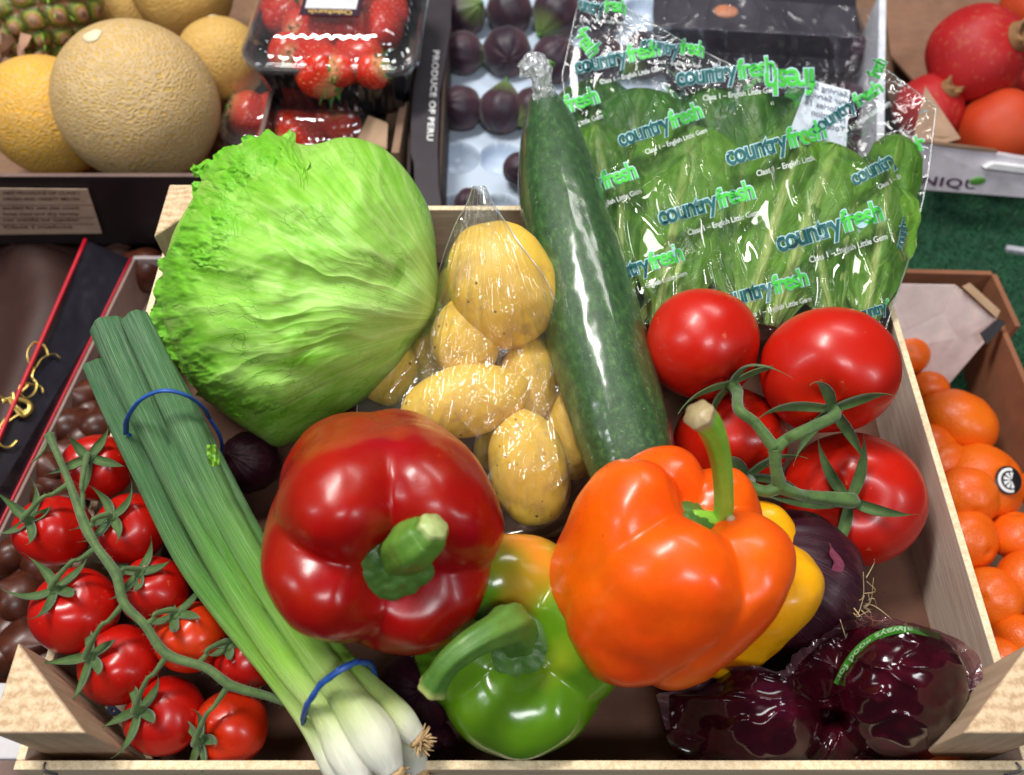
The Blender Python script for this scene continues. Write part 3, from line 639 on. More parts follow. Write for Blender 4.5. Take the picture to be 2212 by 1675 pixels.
nu, nv = 130, 190; s_, t_ = np.meshgrid(np.linspace(0, 1, nu), np.linspace(0, 1, nv)); Y = 402+t_*758; X = Lx(Y)*(1-s_)+Rx(Y)*s_; X = X+3*n2(Y/25, s_*2)*(1-np.abs(2*s_-1))
base = ZH(Y, np.interp(Y, [400, 480, 620, 900, 1150], [.118, .098, .068, .038, .022])+0*X)
h = drape(heightmap(X, Y, PB, base), 420, .0009)
ang = np.arctan2(X-1035, Y-340); fan = ang*10
rid = (1-np.abs(n2(fan*1.2, Y/260, 1.))*2)**4*.0060+(1-np.abs(n2(fan*2.3+8, Y/160, 4.))*2)**6*.0026
low = (1-np.abs(n2((X+Y*.55)/42, (Y-X*.5)/220, 9.))*2)**7*.0034
ed = np.clip(np.minimum(s_, 1-s_)*9, 0, 1)
h = h-(rid*np.clip(1.25-(Y-400)/800, .35, 1)+low*np.clip((Y-640)/150, 0, 1))*ed
bag = thing('potato_bag', 'clear plastic bag of yellow potatoes with its neck pulled up to a point', 'plastic bag', H(1120, 1050, 0))
mesh('front_film', W(X, Y, h).reshape(-1, 3), gridf(nu, nv), M['pfilm'], bag)
for sx in (0, -1):
    V, F, t_e, a_ = tube(W(X[::6, sx], Y[::6, sx], h[::6, sx]), .00032, 160, 6); mesh('seam', V, F, M['wfilm0'], bag)
V = W(X, Y, base+.010*np.sin(s_*math.pi)+.002); mesh('back_film', V.reshape(-1, 3), gridf(nu, nv), M['pfilm'], bag)

# ---------------------------------------------------------------- cucumber in shrink wrap
k = N('cucumber_skin'); pv = k.attr('pol', True); co = k.obj()
st = k.noise(k.scl(pv, (3.2, 3.0, 1)), 2.2, 4, .6, .3); fine = k.noise(k.scl(pv, (9, 26, 1)), 3, 4, .65)
col = k.ramp(st, [(.32, (.010, .045, .009)), (.55, (.026, .088, .018)), (.74, (.085, .19, .045))]); col = k.mix(k.fr(fine, .5, .75, 0, .5), col, (.09, .16, .07))
endf = k.attr('tip'); col = k.mix(endf, col, (.30, .36, .12)); col = k.mix(k.fr(k.noise(co, 500, 2), .68, .74, 0, .35), col, (.4, .45, .3))
k.bsdf(col, .38, k.bump(k.math('ADD', fine, k.noise(co, 260, 3)), .4, .0007), spec=.4); M['cuke'] = k.m
cc_ = [(1172, 205, 24), (1180, 240, 42), (1190, 300, 64), (1206, 400, 84), (1228, 500, 94), (1256, 610, 101), (1290, 740, 105), (1324, 860, 104), (1352, 960, 98), (1370, 1030, 88), (1382, 1070, 60), (1386, 1086, 20)]
zc_ = np.interp([q[1] for q in cc_], [200, 500, 1000], [.092, .084, .066])
P = np.array([H(x, y, z) for (x, y, r), z in zip(cc_, zc_)]); rr = np.array([r*ZH(y, z)/FPX for (x, y, r), z in zip(cc_, zc_)])
cu = thing('cucumber', 'long dark green cucumber in tight shrink wrap leaning on the back rim', 'cucumber', P[6]-np.array([0, 0, rr[6]]))
V, F, t, a = tube(P, rr, 150, 56, .012, 7); Cc = catmull(P, 150); nn_ = np.clip(np.searchsorted(np.linspace(0, 1, 150), t), 0, 149); d = V-Cc[nn_]
V = V+d*(.012*n2(*(V*90).T)+.010*n2(*(V*260).T))[:, None]
mesh('flesh', V, F, M['cuke'], cu, {'pol': np.stack([np.cos(a)*1.2, t*9, np.sin(a)*1.2], 1), 'tip': np.clip((.09-t)/.08, 0, 1)*.55+np.clip((.16-np.abs(t-.10))/.1, 0, 1)*(np.abs(a-2.2) < .35)*.25})
V, F, t, a = tube([H(1175, 210, .094), H(1178, 178, .098), H(1182, 150, .104), H(1190, 132, .108)], [.0050, .0034, .0030, .0032], 24, 12); mesh('stalk', V, F, sm_green, cu, {'t': t*.5})
M['cfilm'] = film('cucumber_film', (.97, .985, .975), .0, .55, .17, .35, 60, (1, .45, .6), .012, (.75, .9, .82), .0016)
V, F, t, a = tube(P, rr*1.022+.0002, 220, 72, 0, 7); Cc = catmull(P, 220); nn_ = np.clip((t*219).round().astype(int), 0, 219); d = V-Cc[nn_]
V = V+d*(.020*(1-np.abs(n2(np.cos(a)*6, np.sin(a)*6, t*5))*2).clip(0)**5+.012*np.abs(n2(np.cos(a)*14, np.sin(a)*14, t*40)))[:, None]; mesh('film', V, F, M['cfilm'], cu)
M['wfilm'] = film('twisted_film', (.94, .95, .96), .12, .75, .14, 1.2, 160, (1, 1, 1), .35, (.85, .88, .92), .003)
V, F, t, a = tube([H(1184, 262, .092), H(1176, 222, .096), H(1172, 180, .106), H(1168, 150, .112), H(1166, 128, .112)], [.0105, .0072, .0052, .0058, .0030], 60, 40, .12, 9, cap=True)
V += .0016*np.stack([n2(*(V*300).T), n2(*(V*300+9).T), n2(*(V*300+19).T)], 1); mesh('film_twist', V, F, M['wfilm'], cu)
V, F, t, a = tube([H(1172, 138, .112), H(1155, 136, .115), H(1138, 148, .113), H(1126, 166, .110)], [.0038, .0052, .0044, .0012], 50, 30, .2, 7)
V += .0020*np.stack([n2(*(V*260).T), n2(*(V*260+9).T), n2(*(V*260+19).T)], 1); mesh('film_twist', V, F, M['wfilm'], cu)

# ---------------------------------------------------------------- spring onions
k = N('spring_onion'); t_ = k.attr('t'); pv = k.attr('pol', True); co = k.obj()
ln = k.noise(k.scl(pv, (14, 1.0, 14)), 2.4, 4, .6); tt = k.math('ADD', t_, k.math('MULTIPLY', k.math('SUBTRACT', ln, .5), .10))
col = k.ramp(tt, [(.0, (.042, .135, .055)), (.30, (.050, .17, .045)), (.47, (.10, .31, .020)), (.64, (.26, .52, .045)), (.77, (.55, .68, .22)), (.86, (.80, .80, .62)), (.97, (.84, .82, .72))])
col = k.mix(k.fr(ln, .50, .66, 0, .55), col, k.mix(.5, col, (.75, .85, .55))); col = k.mix(k.math('MULTIPLY', k.fr(k.noise(k.scl(pv, (22, .8, 22)), 2.1, 3, .6), .56, .64, 0, .5), k.fr(t_, .4, .65, .7, 0)), col, (.025, .075, .02)); wx = k.noise(k.scl(pv, (5, 3, 5)), 3, 3); col = k.mix(k.math('MULTIPLY', k.fr(wx, .52, .62, 0, .20), k.fr(t_, .45, .6, 1, 0)), col, (.16, .27, .19))
k.bsdf(col, k.fr(t_, .4, .8, .55, .28), k.bump(ln, .8, .0010), sss=.18, ssr=(.5, 1, .3), sscale=.003, spec=.4); M['so'] = k.m
M['root'] = simple('root_plate', (.50, .33, .16), .85, var=.35, bump=.8)
sob = thing('spring_onion_bunch', 'bunch of spring onions held by two blue rubber bands lying diagonally across the crate', 'spring onions', H(520, 1150, .02))
st_ = [  # (x, y, height, radius px)
 ([(205, 790, .088), (255, 900, .083), (318, 1030, .078), (400, 1200, .070), (492, 1330, .064), (590, 1450, .060), (672, 1560, .058), (725, 1650, .060), (742, 1688, .060)], [27, 29, 28, 26, 25, 25, 27, 33, 24], False, 1.0),
 ([(232, 705, .100), (285, 830, .096), (345, 960, .092), (430, 1130, .083), (520, 1290, .077), (610, 1420, .073), (700, 1530, .071), (752, 1625, .071), (778, 1690, .070)], [38, 36, 32, 30, 29, 32, 35, 47, 30], False, 1.0),
 ([(292, 690, .103), (345, 800, .100), (405, 930, .098), (480, 1090, .090), (570, 1250, .084), (660, 1385, .080), (745, 1500, .078), (812, 1600, .075), (850, 1668, .072)], [31, 33, 34, 31, 30, 33, 38, 52, 26], True, 1.0),
 ([(330, 750, .086), (392, 870, .088), (450, 990, .088), (530, 1140, .082), (610, 1270, .076), (700, 1390, .072), (785, 1480, .069), (858, 1552, .066), (898, 1592, .063)], [22, 28, 30, 28, 27, 28, 31, 36, 24], True, .93),
 ([(380, 850, .078), (440, 980, .078), (500, 1090, .076), (575, 1230, .070), (660, 1370, .064), (750, 1470, .058), (830, 1560, .052), (885, 1630, .046), (905, 1668, .044)], [18, 26, 28, 26, 25, 26, 28, 34, 22], True, 1.0),
 ([(255, 760, .070), (320, 900, .068), (390, 1060, .064), (480, 1230, .060), (560, 1360, .056), (640, 1480, .050)], [24, 30, 30, 28, 26, 24], False, .75),
 ([(300, 800, .085), (365, 930, .090), (420, 1050, .090), (500, 1200, .083), (570, 1320, .076)], [20, 26, 26, 20, 8], False, .62)]
for i, (pts, rad, root, tm) in enumerate(st_):
    P = np.array([H(*p) for p in pts]); r = np.array([q*ZH(p[1], p[2])/FPX for q, p in zip(rad, pts)])
    V, F, t, a = tube(P, r, 120, 36, .0, 2)
    Cc = catmull(P, 120); nn_ = np.clip((t*119).round().astype(int), 0, 119); d = V-Cc[nn_]; f = np.clip(1-t*tm/.55, 0, 1)
    V = V+d*((-.10*np.abs(np.cos(a*1.5+i))*f)+.05*np.cos(a*5+i*2)*f-.10*np.exp(-((np.mod(a-1.2*i-.6*np.sin(t*6+i), 2*math.pi)-2.0)/.16)**2)*np.clip(t*5, 0, 1)*np.clip(f*1.5, 0, 1)+.05*n2(np.cos(a)*1.5+i*7, np.sin(a)*1.5, t*5)+.012*np.cos(a*14))[:, None]
    sk = mesh('stalk', V, F, M['so'], sob, {'t': t*tm, 'pol': np.stack([np.cos(a)+i*3, t*3, np.sin(a)], 1)})
    if root:
        rnd = np.random.RandomState(i); e = P[-1]; ax = unit(P[-1]-P[-3]); rb = MB(); T, TH, F2 = sph(24, 14); L = np.stack([np.sin(T*math.pi)*np.cos(TH), np.sin(T*math.pi)*np.sin(TH), -np.cos(T*math.pi)*.6], 1)
        L *= 1+.22*n2(*(L*4+i).T)[:, None]; rb.add(e+ax*.001+r[-1]*.95*(L @ basis(ax)), F2)
        for _ in range(45):
            dd = unit(rnd.normal(size=3)+ax*1.1); q = e+ax*r[-1]*.5+dd*r[-1]*.6; Vr, Fr, _1, _2 = tube([q, q+dd*.0015, q+dd*.003+rnd.normal(size=3)*.0008], [.0006, .0005, .0002], 6, 5); rb.add(Vr, Fr)
        rb.build('roots', M['root'], sk)
k = N('torn_scrap'); k.bsdf(k.ramp(k.noise(k.obj(), 300), [(.3, (.10, .30, .02)), (.7, (.30, .55, .06))]), .5)
u, v = np.meshgrid(np.linspace(-1, 1, 14), np.linspace(-1, 1, 18)); q = np.array([460, 984]); 
X = q[0]+u*13*(1-.3*v*v)+v*4; Y = q[1]+v*23; mesh('leaf_scrap', W(X, Y, ZH(984, .116)-.003*n2(u*1.5, v*2, 3)-.001*np.sin(u*5+v*3)).reshape(-1, 3), gridf(14, 18), k.m, sob)
k = N('blue_rubber'); co = k.obj(); k.bsdf(k.ramp(k.noise(co, 200), [(.3, (.010, .055, .26)), (.7, (.02, .10, .40))]), .45, k.bump(k.noise(co, 700), .3, .0003)); M['rub'] = k.m
b1 = [(272, 935, .088), (275, 905, .102), (300, 868, .114), (335, 848, .118), (370, 845, .118), (410, 858, .112), (440, 882, .098), (450, 900, .085)]
b2 = [(657, 1568, .056), (656, 1545, .070), (668, 1515, .083), (694, 1478, .092), (728, 1452, .098), (760, 1434, .097), (790, 1430, .088), (804, 1440, .074)]
def band(pts, r, tw):
    P = np.array([H(*p) for p in pts]); mb = MB(); V, F, t, a = tube(P, r, 90, 12, flat=1.7); mb.add(V, F)
    lo = P.copy(); lo[:, 2] = np.linspace(pts[0][2], pts[-1][2], len(P))-.026*np.sin(np.linspace(0, math.pi, len(P))); V, F, t, a = tube(lo, r, 60, 10); mb.add(V, F)
    if tw: 
        Q = catmull(P, 40); q = Q+.0007*np.stack([np.cos(np.arange(40)*.9), np.sin(np.arange(40)*.9), np.sin(np.arange(40)*.9+1)], 1)*1.; V, F, t, a = tube(q, r*.8, 120, 8); mb.add(V, F)
    mb.build('rubber_band', M['rub'], sob)
band(b1, .00085, False); band(b2, .00105, True)
# ---------------------------------------------------------------- iceberg lettuce
HO = [(352, 690), (352, 600), (372, 510), (415, 430), (455, 360), (520, 310), (590, 292), (650, 312), (690, 310), (730, 298), (775, 300), (830, 322), (880, 372), (922, 440), (938, 500), (944, 570), (948, 630), (936, 690), (900, 735), (855, 800), (790, 862), (710, 910), (650, 950), (598, 966), (560, 945), (490, 900), (430, 850), (385, 775)]
HC = (650., 630.); HZ = float(ZH(630, .072)); HD = .068; STM = (985., 690.)
def headR(a): return outline_R(HO, HC, a)
def head_front(X, Y, Dd=HD):
    a = np.arctan2(Y-HC[1], X-HC[0]); R = headR(a); q = np.hypot(X-HC[0], Y-HC[1])/R
    return HZ-Dd*np.where(q < 1, np.sqrt(np.clip(1-np.clip(q, 0, 1)**2.3, 0, 1)), -(q-1)*1.2)
def crumple(X, Y, s=0.):
    """radial ribs and soft blisters of the leaf, metres towards the eye"""
    a = np.arctan2(Y-STM[1], -(X-STM[0])); d = np.hypot(X-STM[0], Y-STM[1])/600
    aw = a+.10*n2(X/170+s, Y/170, s)+.04*n2(X/60, Y/60, s+4)
    ribs = (1-np.abs(n2(aw*4.5+s, d*.9, s))*2.2).clip(0)**2.2*.0016+(1-np.abs(n2(aw*11+s, d*1.6, s+3))*2.2).clip(0)**2*.0003*np.clip(d*2.2, 0, 1)
    ribs = ribs*np.clip(d*2.2-.1, 0, 1)
    sw = n2(X/120, Y/95, s+7)*.0060+n2(X/58, Y/44, s+11)*.0015*np.clip(d*1.5, .15, 1)+n2(X/24, Y/18, s+13)*.00035*np.clip(d*1.4, .1, 1)
    fold = .0050*np.exp(-((Y-(X*.70-35+26*np.sin(X/80)))/46)**2)*np.clip((X-380)/160, 0, 1)*np.clip((880-X)/200, 0, 1)
    fold2 = .0075*np.exp(-((Y-(940-.42*(X-340)+20*np.sin(X/45)))/20)**2)*np.clip((X-330)/60, 0, 1)*np.clip((620-X)/160, 0, 1)
    fold3 = .0050*np.exp(-((Y-(780+.38*(X-380)+22*np.sin(X/52)))/30)**2)*np.clip((X-370)/60, 0, 1)*np.clip((640-X)/160, 0, 1)
    return ribs+sw+fold*.7+fold3
def ribc(X, Y, s=0.):
    a = np.arctan2(Y-STM[1], -(X-STM[0])); d = np.hypot(X-STM[0], Y-STM[1])/600
    aw = a+.10*n2(X/170+s, Y/170, s)+.04*n2(X/60, Y/60, s+4)
    r1 = (1-np.abs(n2(aw*4.5+s, d*.9, s))*7).clip(0); r2 = (1-np.abs(n2(aw*9+s, d*1.3, s+9))*6).clip(0)*np.clip(d*2-.3, 0, 1)
    br = (1-np.abs(n2(aw*14+d*5, d*3.2-aw*3, s+21))*9).clip(0)*np.clip(d*1.6-.3, 0, 1)
    return np.maximum(r1, r2*.5)*np.clip(1.15-d, .2, 1)
def lett_mat(name, pale=0.):
    k = N(name); lf = k.attr('lf', True); co = k.obj(); edge = k.attr('edge')
    st = k.noise(k.scl(lf, (16, 1.6, 1)), 1.7, 4, .6, .5); blot = k.noise(co, 34, 4, .6, .8)
    f = k.math('ADD', k.math('MULTIPLY', st, .55), k.math('MULTIPLY', blot, .45))
    col = k.ramp(f, [(.32, (.13, .37, .014)), (.46, (.21, .50, .04)), (.60, (.33, .60, .11)), (.78, (.50, .72, .26))])
    stem = k.n('SeparateXYZ', i_Vector=lf).outputs[1]; col = k.mix(k.fr(stem, .0, .55, .55, 0), col, (.60, .76, .27))
    col = k.mix(k.math('MULTIPLY', edge, .75), col, (.11, .42, .012))
    col = k.mix(k.math('MULTIPLY', k.attr('rib'), .38), col, (.62, .84, .32))
    # fine veins
    wr = k.n('VectorMath', operation='ADD', i_0=k.scl(lf, (15, 4.6, 1))); nz = k.n('TexNoise', i_Vector=k.scl(lf, (5, 6, 1)), i_Scale=2.5, i_Detail=2.); vm = k.n('VectorMath', operation='SCALE', i_0=nz.outputs[1], i_Scale=1.1); k.t.links.new(vm.outputs[0], wr.inputs[1])
    v1 = k.vor(wr.outputs[0], 1.25, 'DISTANCE_TO_EDGE'); v2 = k.vor(wr.outputs[0], 4.2, 'DISTANCE_TO_EDGE')
    vein = k.math('MAXIMUM', k.fr(v1, .0, .035, 1, 0), k.math('MULTIPLY', k.fr(v2, 0, .05, 1, 0), .28)); vein = k.math('MULTIPLY', vein, k.fr(k.noise(co, 28, 2), .42, .58))
    col = k.mix(k.math('MULTIPLY', vein, .6), col, (.09, .32, .015))
    col = k.mix(k.math('MULTIPLY', k.fr(k.noise(co, 50, 3, .5, 1.), .68, .72), .5), col, (.12, .38, .01))
    h = k.math('ADD', k.math('MULTIPLY', k.noise(co, 150, 3, .5), .45), k.math('ADD', k.math('MULTIPLY', st, .25), k.math('MULTIPLY', vein, -.25)))
    k.bsdf(col, .48, k.bump(h, .55, .0013), sss=.22, ssr=(.5, 1, .15), sscale=.003, spec=.30); return k.m
M['lett'] = lett_mat('iceberg_leaf')
let = thing('iceberg_lettuce', 'pale green iceberg lettuce with a frilly torn leaf at the crate back left', 'lettuce', H(650, 700, .005))
def lf_attr(X, Y):
    a = np.arctan2(Y-STM[1], -(X-STM[0])); d = np.hypot(X-STM[0], Y-STM[1])/600; return np.stack([a.ravel(), d.ravel(), 0*d.ravel()], 1)
nu, nv = 420, 170; th = np.arange(nu)/nu*2*math.pi; sr = np.linspace(0, 1, nv)**.8; TH, SS = np.meshgrid(th, sr); Rr = headR(TH)
X = HC[0]+Rr*SS*np.cos(TH); Y = HC[1]+Rr*SS*np.sin(TH); Z = head_front(X, Y)-crumple(X, Y, 0)*(1-SS**8)
V1 = W(X, Y, Z).reshape(-1, 3); sb = np.linspace(1, 0, 30)[1:]; TB, SB = np.meshgrid(th, sb); Rb = headR(TB); Xb = HC[0]+Rb*SB*np.cos(TB); Yb = HC[1]+Rb*SB*np.sin(TB)
V2 = W(Xb, Yb, HZ+HD*.8*np.sqrt(np.clip(1-SB**2, 0, 1))).reshape(-1, 3)
V = np.vstack([V1, V2]); Xa = np.r_[X.ravel(), Xb.ravel()]; Ya = np.r_[Y.ravel(), Yb.ravel()]
mesh('head', V, gridf(nu, nv+29, True), M['lett'], let, {'lf': lf_attr(Xa, Ya), 'edge': 0*Xa, 'rib': ribc(Xa, Ya)})
def leaf_sheet(name, a0, a1, reach, off, ruf, seed, edgef=.88, nu=460, nv=150, jag=9, push=0., dmin=.05):
    """leaf that grows from the stem point; reach(a) -> pixel distance of its ragged margin"""
    aa = np.linspace(a0, a1, nu); dd = np.linspace(dmin, 1, nv); A, Dn = np.meshgrid(aa, dd)
    Rch = reach(A); jg = jag*1.3*n2(A*13+seed, 1.3, seed)+jag*.7*n2(A*34, 2.2, seed)+jag*.4*n2(A*80, 3.2, seed)-jag*1.6*np.clip(n2(A*17, 5., seed)-.22, 0, 1)*3
    rd = Dn*(Rch+jg*Dn**6)
    X = STM[0]-rd*np.cos(A); Y = STM[1]+rd*np.sin(A)
    m = np.clip((Dn-edgef)/(1-edgef), 0, 1)
    X = X+m*5*n2(A*30, Dn*5, seed+2); Y = Y+m*5*n2(A*30, Dn*5, seed+5)
    side = np.clip(np.minimum(A-a0, a1-A)/.10, 0, 1)
    Z = head_front(X, Y)-crumple(X, Y, 0)-off*side**.5*np.clip((Dn-dmin)/.25, 0, 1)-m**.8*(ruf*.8*n2(X/46, Y/34, seed)+ruf*.5*n2(X/20, Y/16, seed+1)+ruf*.25*n2(X/9, Y/8, seed+2)+push)+.0012*m
    return mesh(name, W(X, Y, Z).reshape(-1, 3), gridf(nu, nv), M['lett'], let, {'lf': lf_attr(X, Y), 'edge': (m**.7).ravel(), 'rib': ribc(X.ravel(), Y.ravel())})
# outline distance from the stem as a function of angle (0 = straight left, + = down)
eo = np.array([(560, 905), (500, 900), (440, 860), (385, 800), (352, 760), (322, 700), (338, 652), (334, 640), (352, 560), (366, 540), (392, 480), (408, 445), (412, 395), (448, 345), (480, 320), (528, 298), (582, 280), (612, 296), (640, 330)], float)
ea = np.arctan2(eo[:, 1]-STM[1], -(eo[:, 0]-STM[0])); er = np.hypot(eo[:, 0]-STM[0], eo[:, 1]-STM[1]); o_ = np.argsort(ea)
leaf_sheet('outer_leaf', ea.min(), ea.max(), lambda A: np.interp(A, ea[o_], er[o_]), .0022, .0080, 3, .84)
leaf_sheet('outer_leaf', ea.min()+.02, ea.max()-.62, lambda A: np.interp(A, ea[o_], er[o_])*.93-6, .0034, .0060, 8, .86, jag=12, dmin=.45)
# folded lobe near the top and the little curl on the left
u, v = np.meshgrid(np.linspace(0, 1, 60), np.linspace(0, 1, 90))
X = 588+v*58+u*(50-20*v)+5*np.sin(v*9+u*3)+8*n2(u*3, v*6, 2); Y = 292+v*118-u*8+6*np.sin(u*7+v*5)+5*n2(u*5, v*7, 3)
mesh('folded_frill', W(X, Y, head_front(X, Y)-crumple(X, Y)-.0040*np.sin(u*math.pi)**.7*(1-.5*v)-.0010-.0016*n2(u*7, v*8, 1)).reshape(-1, 3), gridf(60, 90), M['lett'], let, {'lf': lf_attr(X, Y), 'edge': (.4*(1-v)).ravel()})
X = 414+v*58+3*np.sin(u*9); Y = 352+u*26+6*np.sin(v*8)-v*4
mesh('folded_frill', W(X, Y, ZH(370, .085)-.003*np.sin(u*3)+.003*n2(u*3, v*6, 5)).reshape(-1, 3), gridf(60, 90), M['lett'], let, {'lf': lf_attr(X, Y), 'edge': .7+0*u.ravel()})

# ---------------------------------------------------------------- bag of little gem lettuce
def gem_mat(name, dark, mid, pale):
    k = N(name); lf = k.attr('lf', True); co = k.obj(); sx = k.n('SeparateXYZ', i_Vector=lf); xx = k.math('ABSOLUTE', sx.outputs[0]); 
    blot = k.noise(co, 55, 4, .6); col = k.ramp(blot, [(.3, dark), (.68, mid)])
    # side veins leave the midrib at an angle
    cmb = k.n('CombineXYZ', i_X=k.math('MULTIPLY', xx, 1.0), i_Y=k.math('SUBTRACT', sx.outputs[1], k.math('MULTIPLY', xx, .42)), i_Z=0.)
    nz = k.noise(co, 60, 2); cm2 = k.n('VectorMath', operation='ADD', i_0=cmb.outputs[0]); vm = k.n('VectorMath', operation='SCALE', i_0=k.n('TexNoise', i_Vector=co, i_Scale=70.).outputs[1], i_Scale=.10); k.t.links.new(vm.outputs[0], cm2.inputs[1])
    v1 = k.vor(k.scl(cm2.outputs[0], (1.8, 7, 1)), 1.5, 'DISTANCE_TO_EDGE'); v2 = k.vor(k.scl(cm2.outputs[0], (7, 11, 1)), 2.4, 'DISTANCE_TO_EDGE')
    vein = k.math('MAXIMUM', k.fr(v1, 0, .045, 1, 0), k.math('MULTIPLY', k.fr(v2, 0, .05, 1, 0), .15)); col = k.mix(k.math('MULTIPLY', vein, .30), col, pale)
    col = k.mix(k.math('MULTIPLY', k.fr(xx, .07, .15, .95, 0), k.fr(sx.outputs[1], .55, .95, 1, .2)), col, pale); col = k.mix(k.fr(sx.outputs[1], .0, .32, .45, 0), col, pale)
    k.bsdf(col, .42, k.bump(k.math('ADD', k.math('MULTIPLY', vein, -.6), k.noise(co, 130, 3)), .6, .0014), sss=.15, ssr=(.5, 1, .2), sscale=.003, spec=.4); return k.m
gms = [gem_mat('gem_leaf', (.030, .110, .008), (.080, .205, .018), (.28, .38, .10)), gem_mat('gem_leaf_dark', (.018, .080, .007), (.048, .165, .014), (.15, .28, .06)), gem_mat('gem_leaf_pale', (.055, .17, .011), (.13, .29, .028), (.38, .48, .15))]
gemZ = lambda Y: np.interp(Y, [0, 150, 350, 700], [.562, .540, .512, .462])
def leaf(b, t, wd, dz, mi, parent, seed, cup=.010, twist=0., crin=.8):
    """spoon shaped leaf from pixel b (base) to pixel t (tip)"""
    b = np.array(b, float); t = np.array(t, float); ax = t-b; L = np.hypot(*ax); ax /= L; sd = np.array([-ax[1], ax[0]])
    nu, nv = 60, 90; u, v = np.meshgrid(np.linspace(-1, 1, nu), np.linspace(0, 1, nv))
    prof = np.interp(v, [0, .10, .30, .55, .78, .92, .98, 1], [.20, .34, .72, .96, 1., .84, .5, .12]); prof = prof*1.12*(1+.05*n2(v*9, np.sign(u)*3, seed)*np.abs(u)**2)
    x = u*prof*wd; px = b[0]+ax[0]*v*L+sd[0]*(x+18*math.sin(seed)*v*v); py = b[1]+ax[1]*v*L+sd[1]*x
    zc = gemZ(py)-dz
    zz = zc+cup*(u*u-.3)+twist*u*v-.0030*np.exp(-(u/.09)**2)*(1-v)+crin*(.0040*n2(u*2.2+seed, v*3.5, seed)+.0020*n2(u*5+seed, v*9, seed+1)+.0030*np.abs(u)**3*np.sin(v*24+seed+u*2))+.006*np.clip(v-.8, 0, 1)*5*math.cos(seed)
    return mesh('leaf', W(px, py, zz).reshape(-1, 3), gridf(nu, nv), gms[mi], parent, {'lf': np.stack([(u*prof).ravel(), v.ravel(), 0*u.ravel()], 1)})
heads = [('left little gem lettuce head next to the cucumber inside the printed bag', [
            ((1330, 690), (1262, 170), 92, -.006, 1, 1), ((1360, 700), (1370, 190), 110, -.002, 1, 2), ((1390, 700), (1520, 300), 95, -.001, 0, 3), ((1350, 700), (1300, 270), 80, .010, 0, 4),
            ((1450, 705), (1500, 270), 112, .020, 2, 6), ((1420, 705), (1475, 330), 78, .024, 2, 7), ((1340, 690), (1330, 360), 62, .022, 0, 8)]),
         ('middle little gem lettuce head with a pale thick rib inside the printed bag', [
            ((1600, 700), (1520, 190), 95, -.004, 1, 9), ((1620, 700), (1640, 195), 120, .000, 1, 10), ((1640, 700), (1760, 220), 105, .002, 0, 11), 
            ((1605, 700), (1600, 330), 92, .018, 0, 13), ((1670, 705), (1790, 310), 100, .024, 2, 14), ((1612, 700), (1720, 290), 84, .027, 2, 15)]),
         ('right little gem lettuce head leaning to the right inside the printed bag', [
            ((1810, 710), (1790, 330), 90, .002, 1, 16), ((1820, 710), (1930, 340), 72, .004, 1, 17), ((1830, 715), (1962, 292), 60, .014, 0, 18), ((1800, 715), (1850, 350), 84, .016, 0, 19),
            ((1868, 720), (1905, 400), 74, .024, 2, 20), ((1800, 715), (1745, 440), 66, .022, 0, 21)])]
gem_blobs = []
for lab, ls in heads:
    bx = np.mean([l[0][0] for l in ls]); by = np.mean([l[0][1] for l in ls]); hd = thing('little_gem_lettuce', lab, 'lettuce', W(bx, 690, .46), 'little gem lettuces in the bag')
    for (b, t, wd, dz, mi, sd_) in ls: leaf(b, t, wd, dz, mi, hd, sd_)
gem = thing('printed_lettuce_bag', 'clear printed plastic bag of little gem lettuces leaning over the back rim', 'plastic bag', H(1650, 650, .01))
yt = lambda s: np.interp(s, [0, .02, .13, .30, .45, .62, .80, .86, .93, 1], [20, 2, 14, 92, 148, 168, 212, 150, 190, 232]); yb = lambda s: 735+0*s
XLf = lambda t: np.interp(t, [0, .2, .45, 1], [1246, 1214, 1238, 1330]); XRf = lambda t: np.interp(t, [0, .3, .6, 1], [2022, 2004, 1972, 1905])
def gmap(s, t):
    return XLf(t)*(1-s)+XRf(t)*s, yt(s)*(1-t)+yb(s)*t
nu, nv = 330, 260; s_, t_ = np.meshgrid(np.linspace(0, 1, nu), np.linspace(0, 1, nv)); X, Y = gmap(s_, t_)
gz = gemZ(Y)
for (cx, cy, rx, ry, rz) in ((1400, 500, 150, 330, .040), (1650, 500, 150, 330, .045), (1860, 560, 110, 280, .038)):
    q = ((X-cx)/rx)**2+((Y-cy)/ry)**2; gz = np.minimum(gz, gemZ(Y)-rz*np.sqrt(np.clip(1-q, 0, 1))-.004*(q < 1))
zf = drape(gz-.003, 160, .0)
top = np.clip(1-(Y-yt(s_))/150, 0, 1)
rdg = lambda a, b, p: (1-np.abs(n2(a, b, p))*2.1).clip(0)
crk = .0050*rdg((X+Y*1.2)/110, (Y-X*.4)/170, 3.)**3+.0016*rdg(X/44, Y/36, 5.)**2+.0006*rdg(X/18, Y/16, 6.)**2
body = .0050*rdg((X*.9+Y*.45)/110, (Y*.9-X*.45)/260, 11.)**6+.0040*rdg((X-Y*.35)/80, Y/220, 14.)**7+.0010*n2(X/60, Y/60, 2)
edg = np.clip(np.minimum(s_, 1-s_)*14, 0, 1)
zf = zf-(crk*top+body*(1-top*.5))*edg
M['gfilm'] = film('lettuce_bag_film', (.99, .995, .99), .02, .75, .05, .035, 30, (1, .6, .7), .008, (.85, .9, .95), .002)
mesh('front_film', W(X, Y, zf).reshape(-1, 3), gridf(nu, nv), M['gfilm'], gem)
zb = gemZ(Y)+.012*np.sin(s_*math.pi)-(crk*top)*.7+.0015+.003*n2(X/50, Y/50, 8)
mesh('back_film', W(X, Y+4*n2(X/30, 1)*top, zb).reshape(-1, 3)[:], gridf(nu, nv), M['gfilm'], gem)
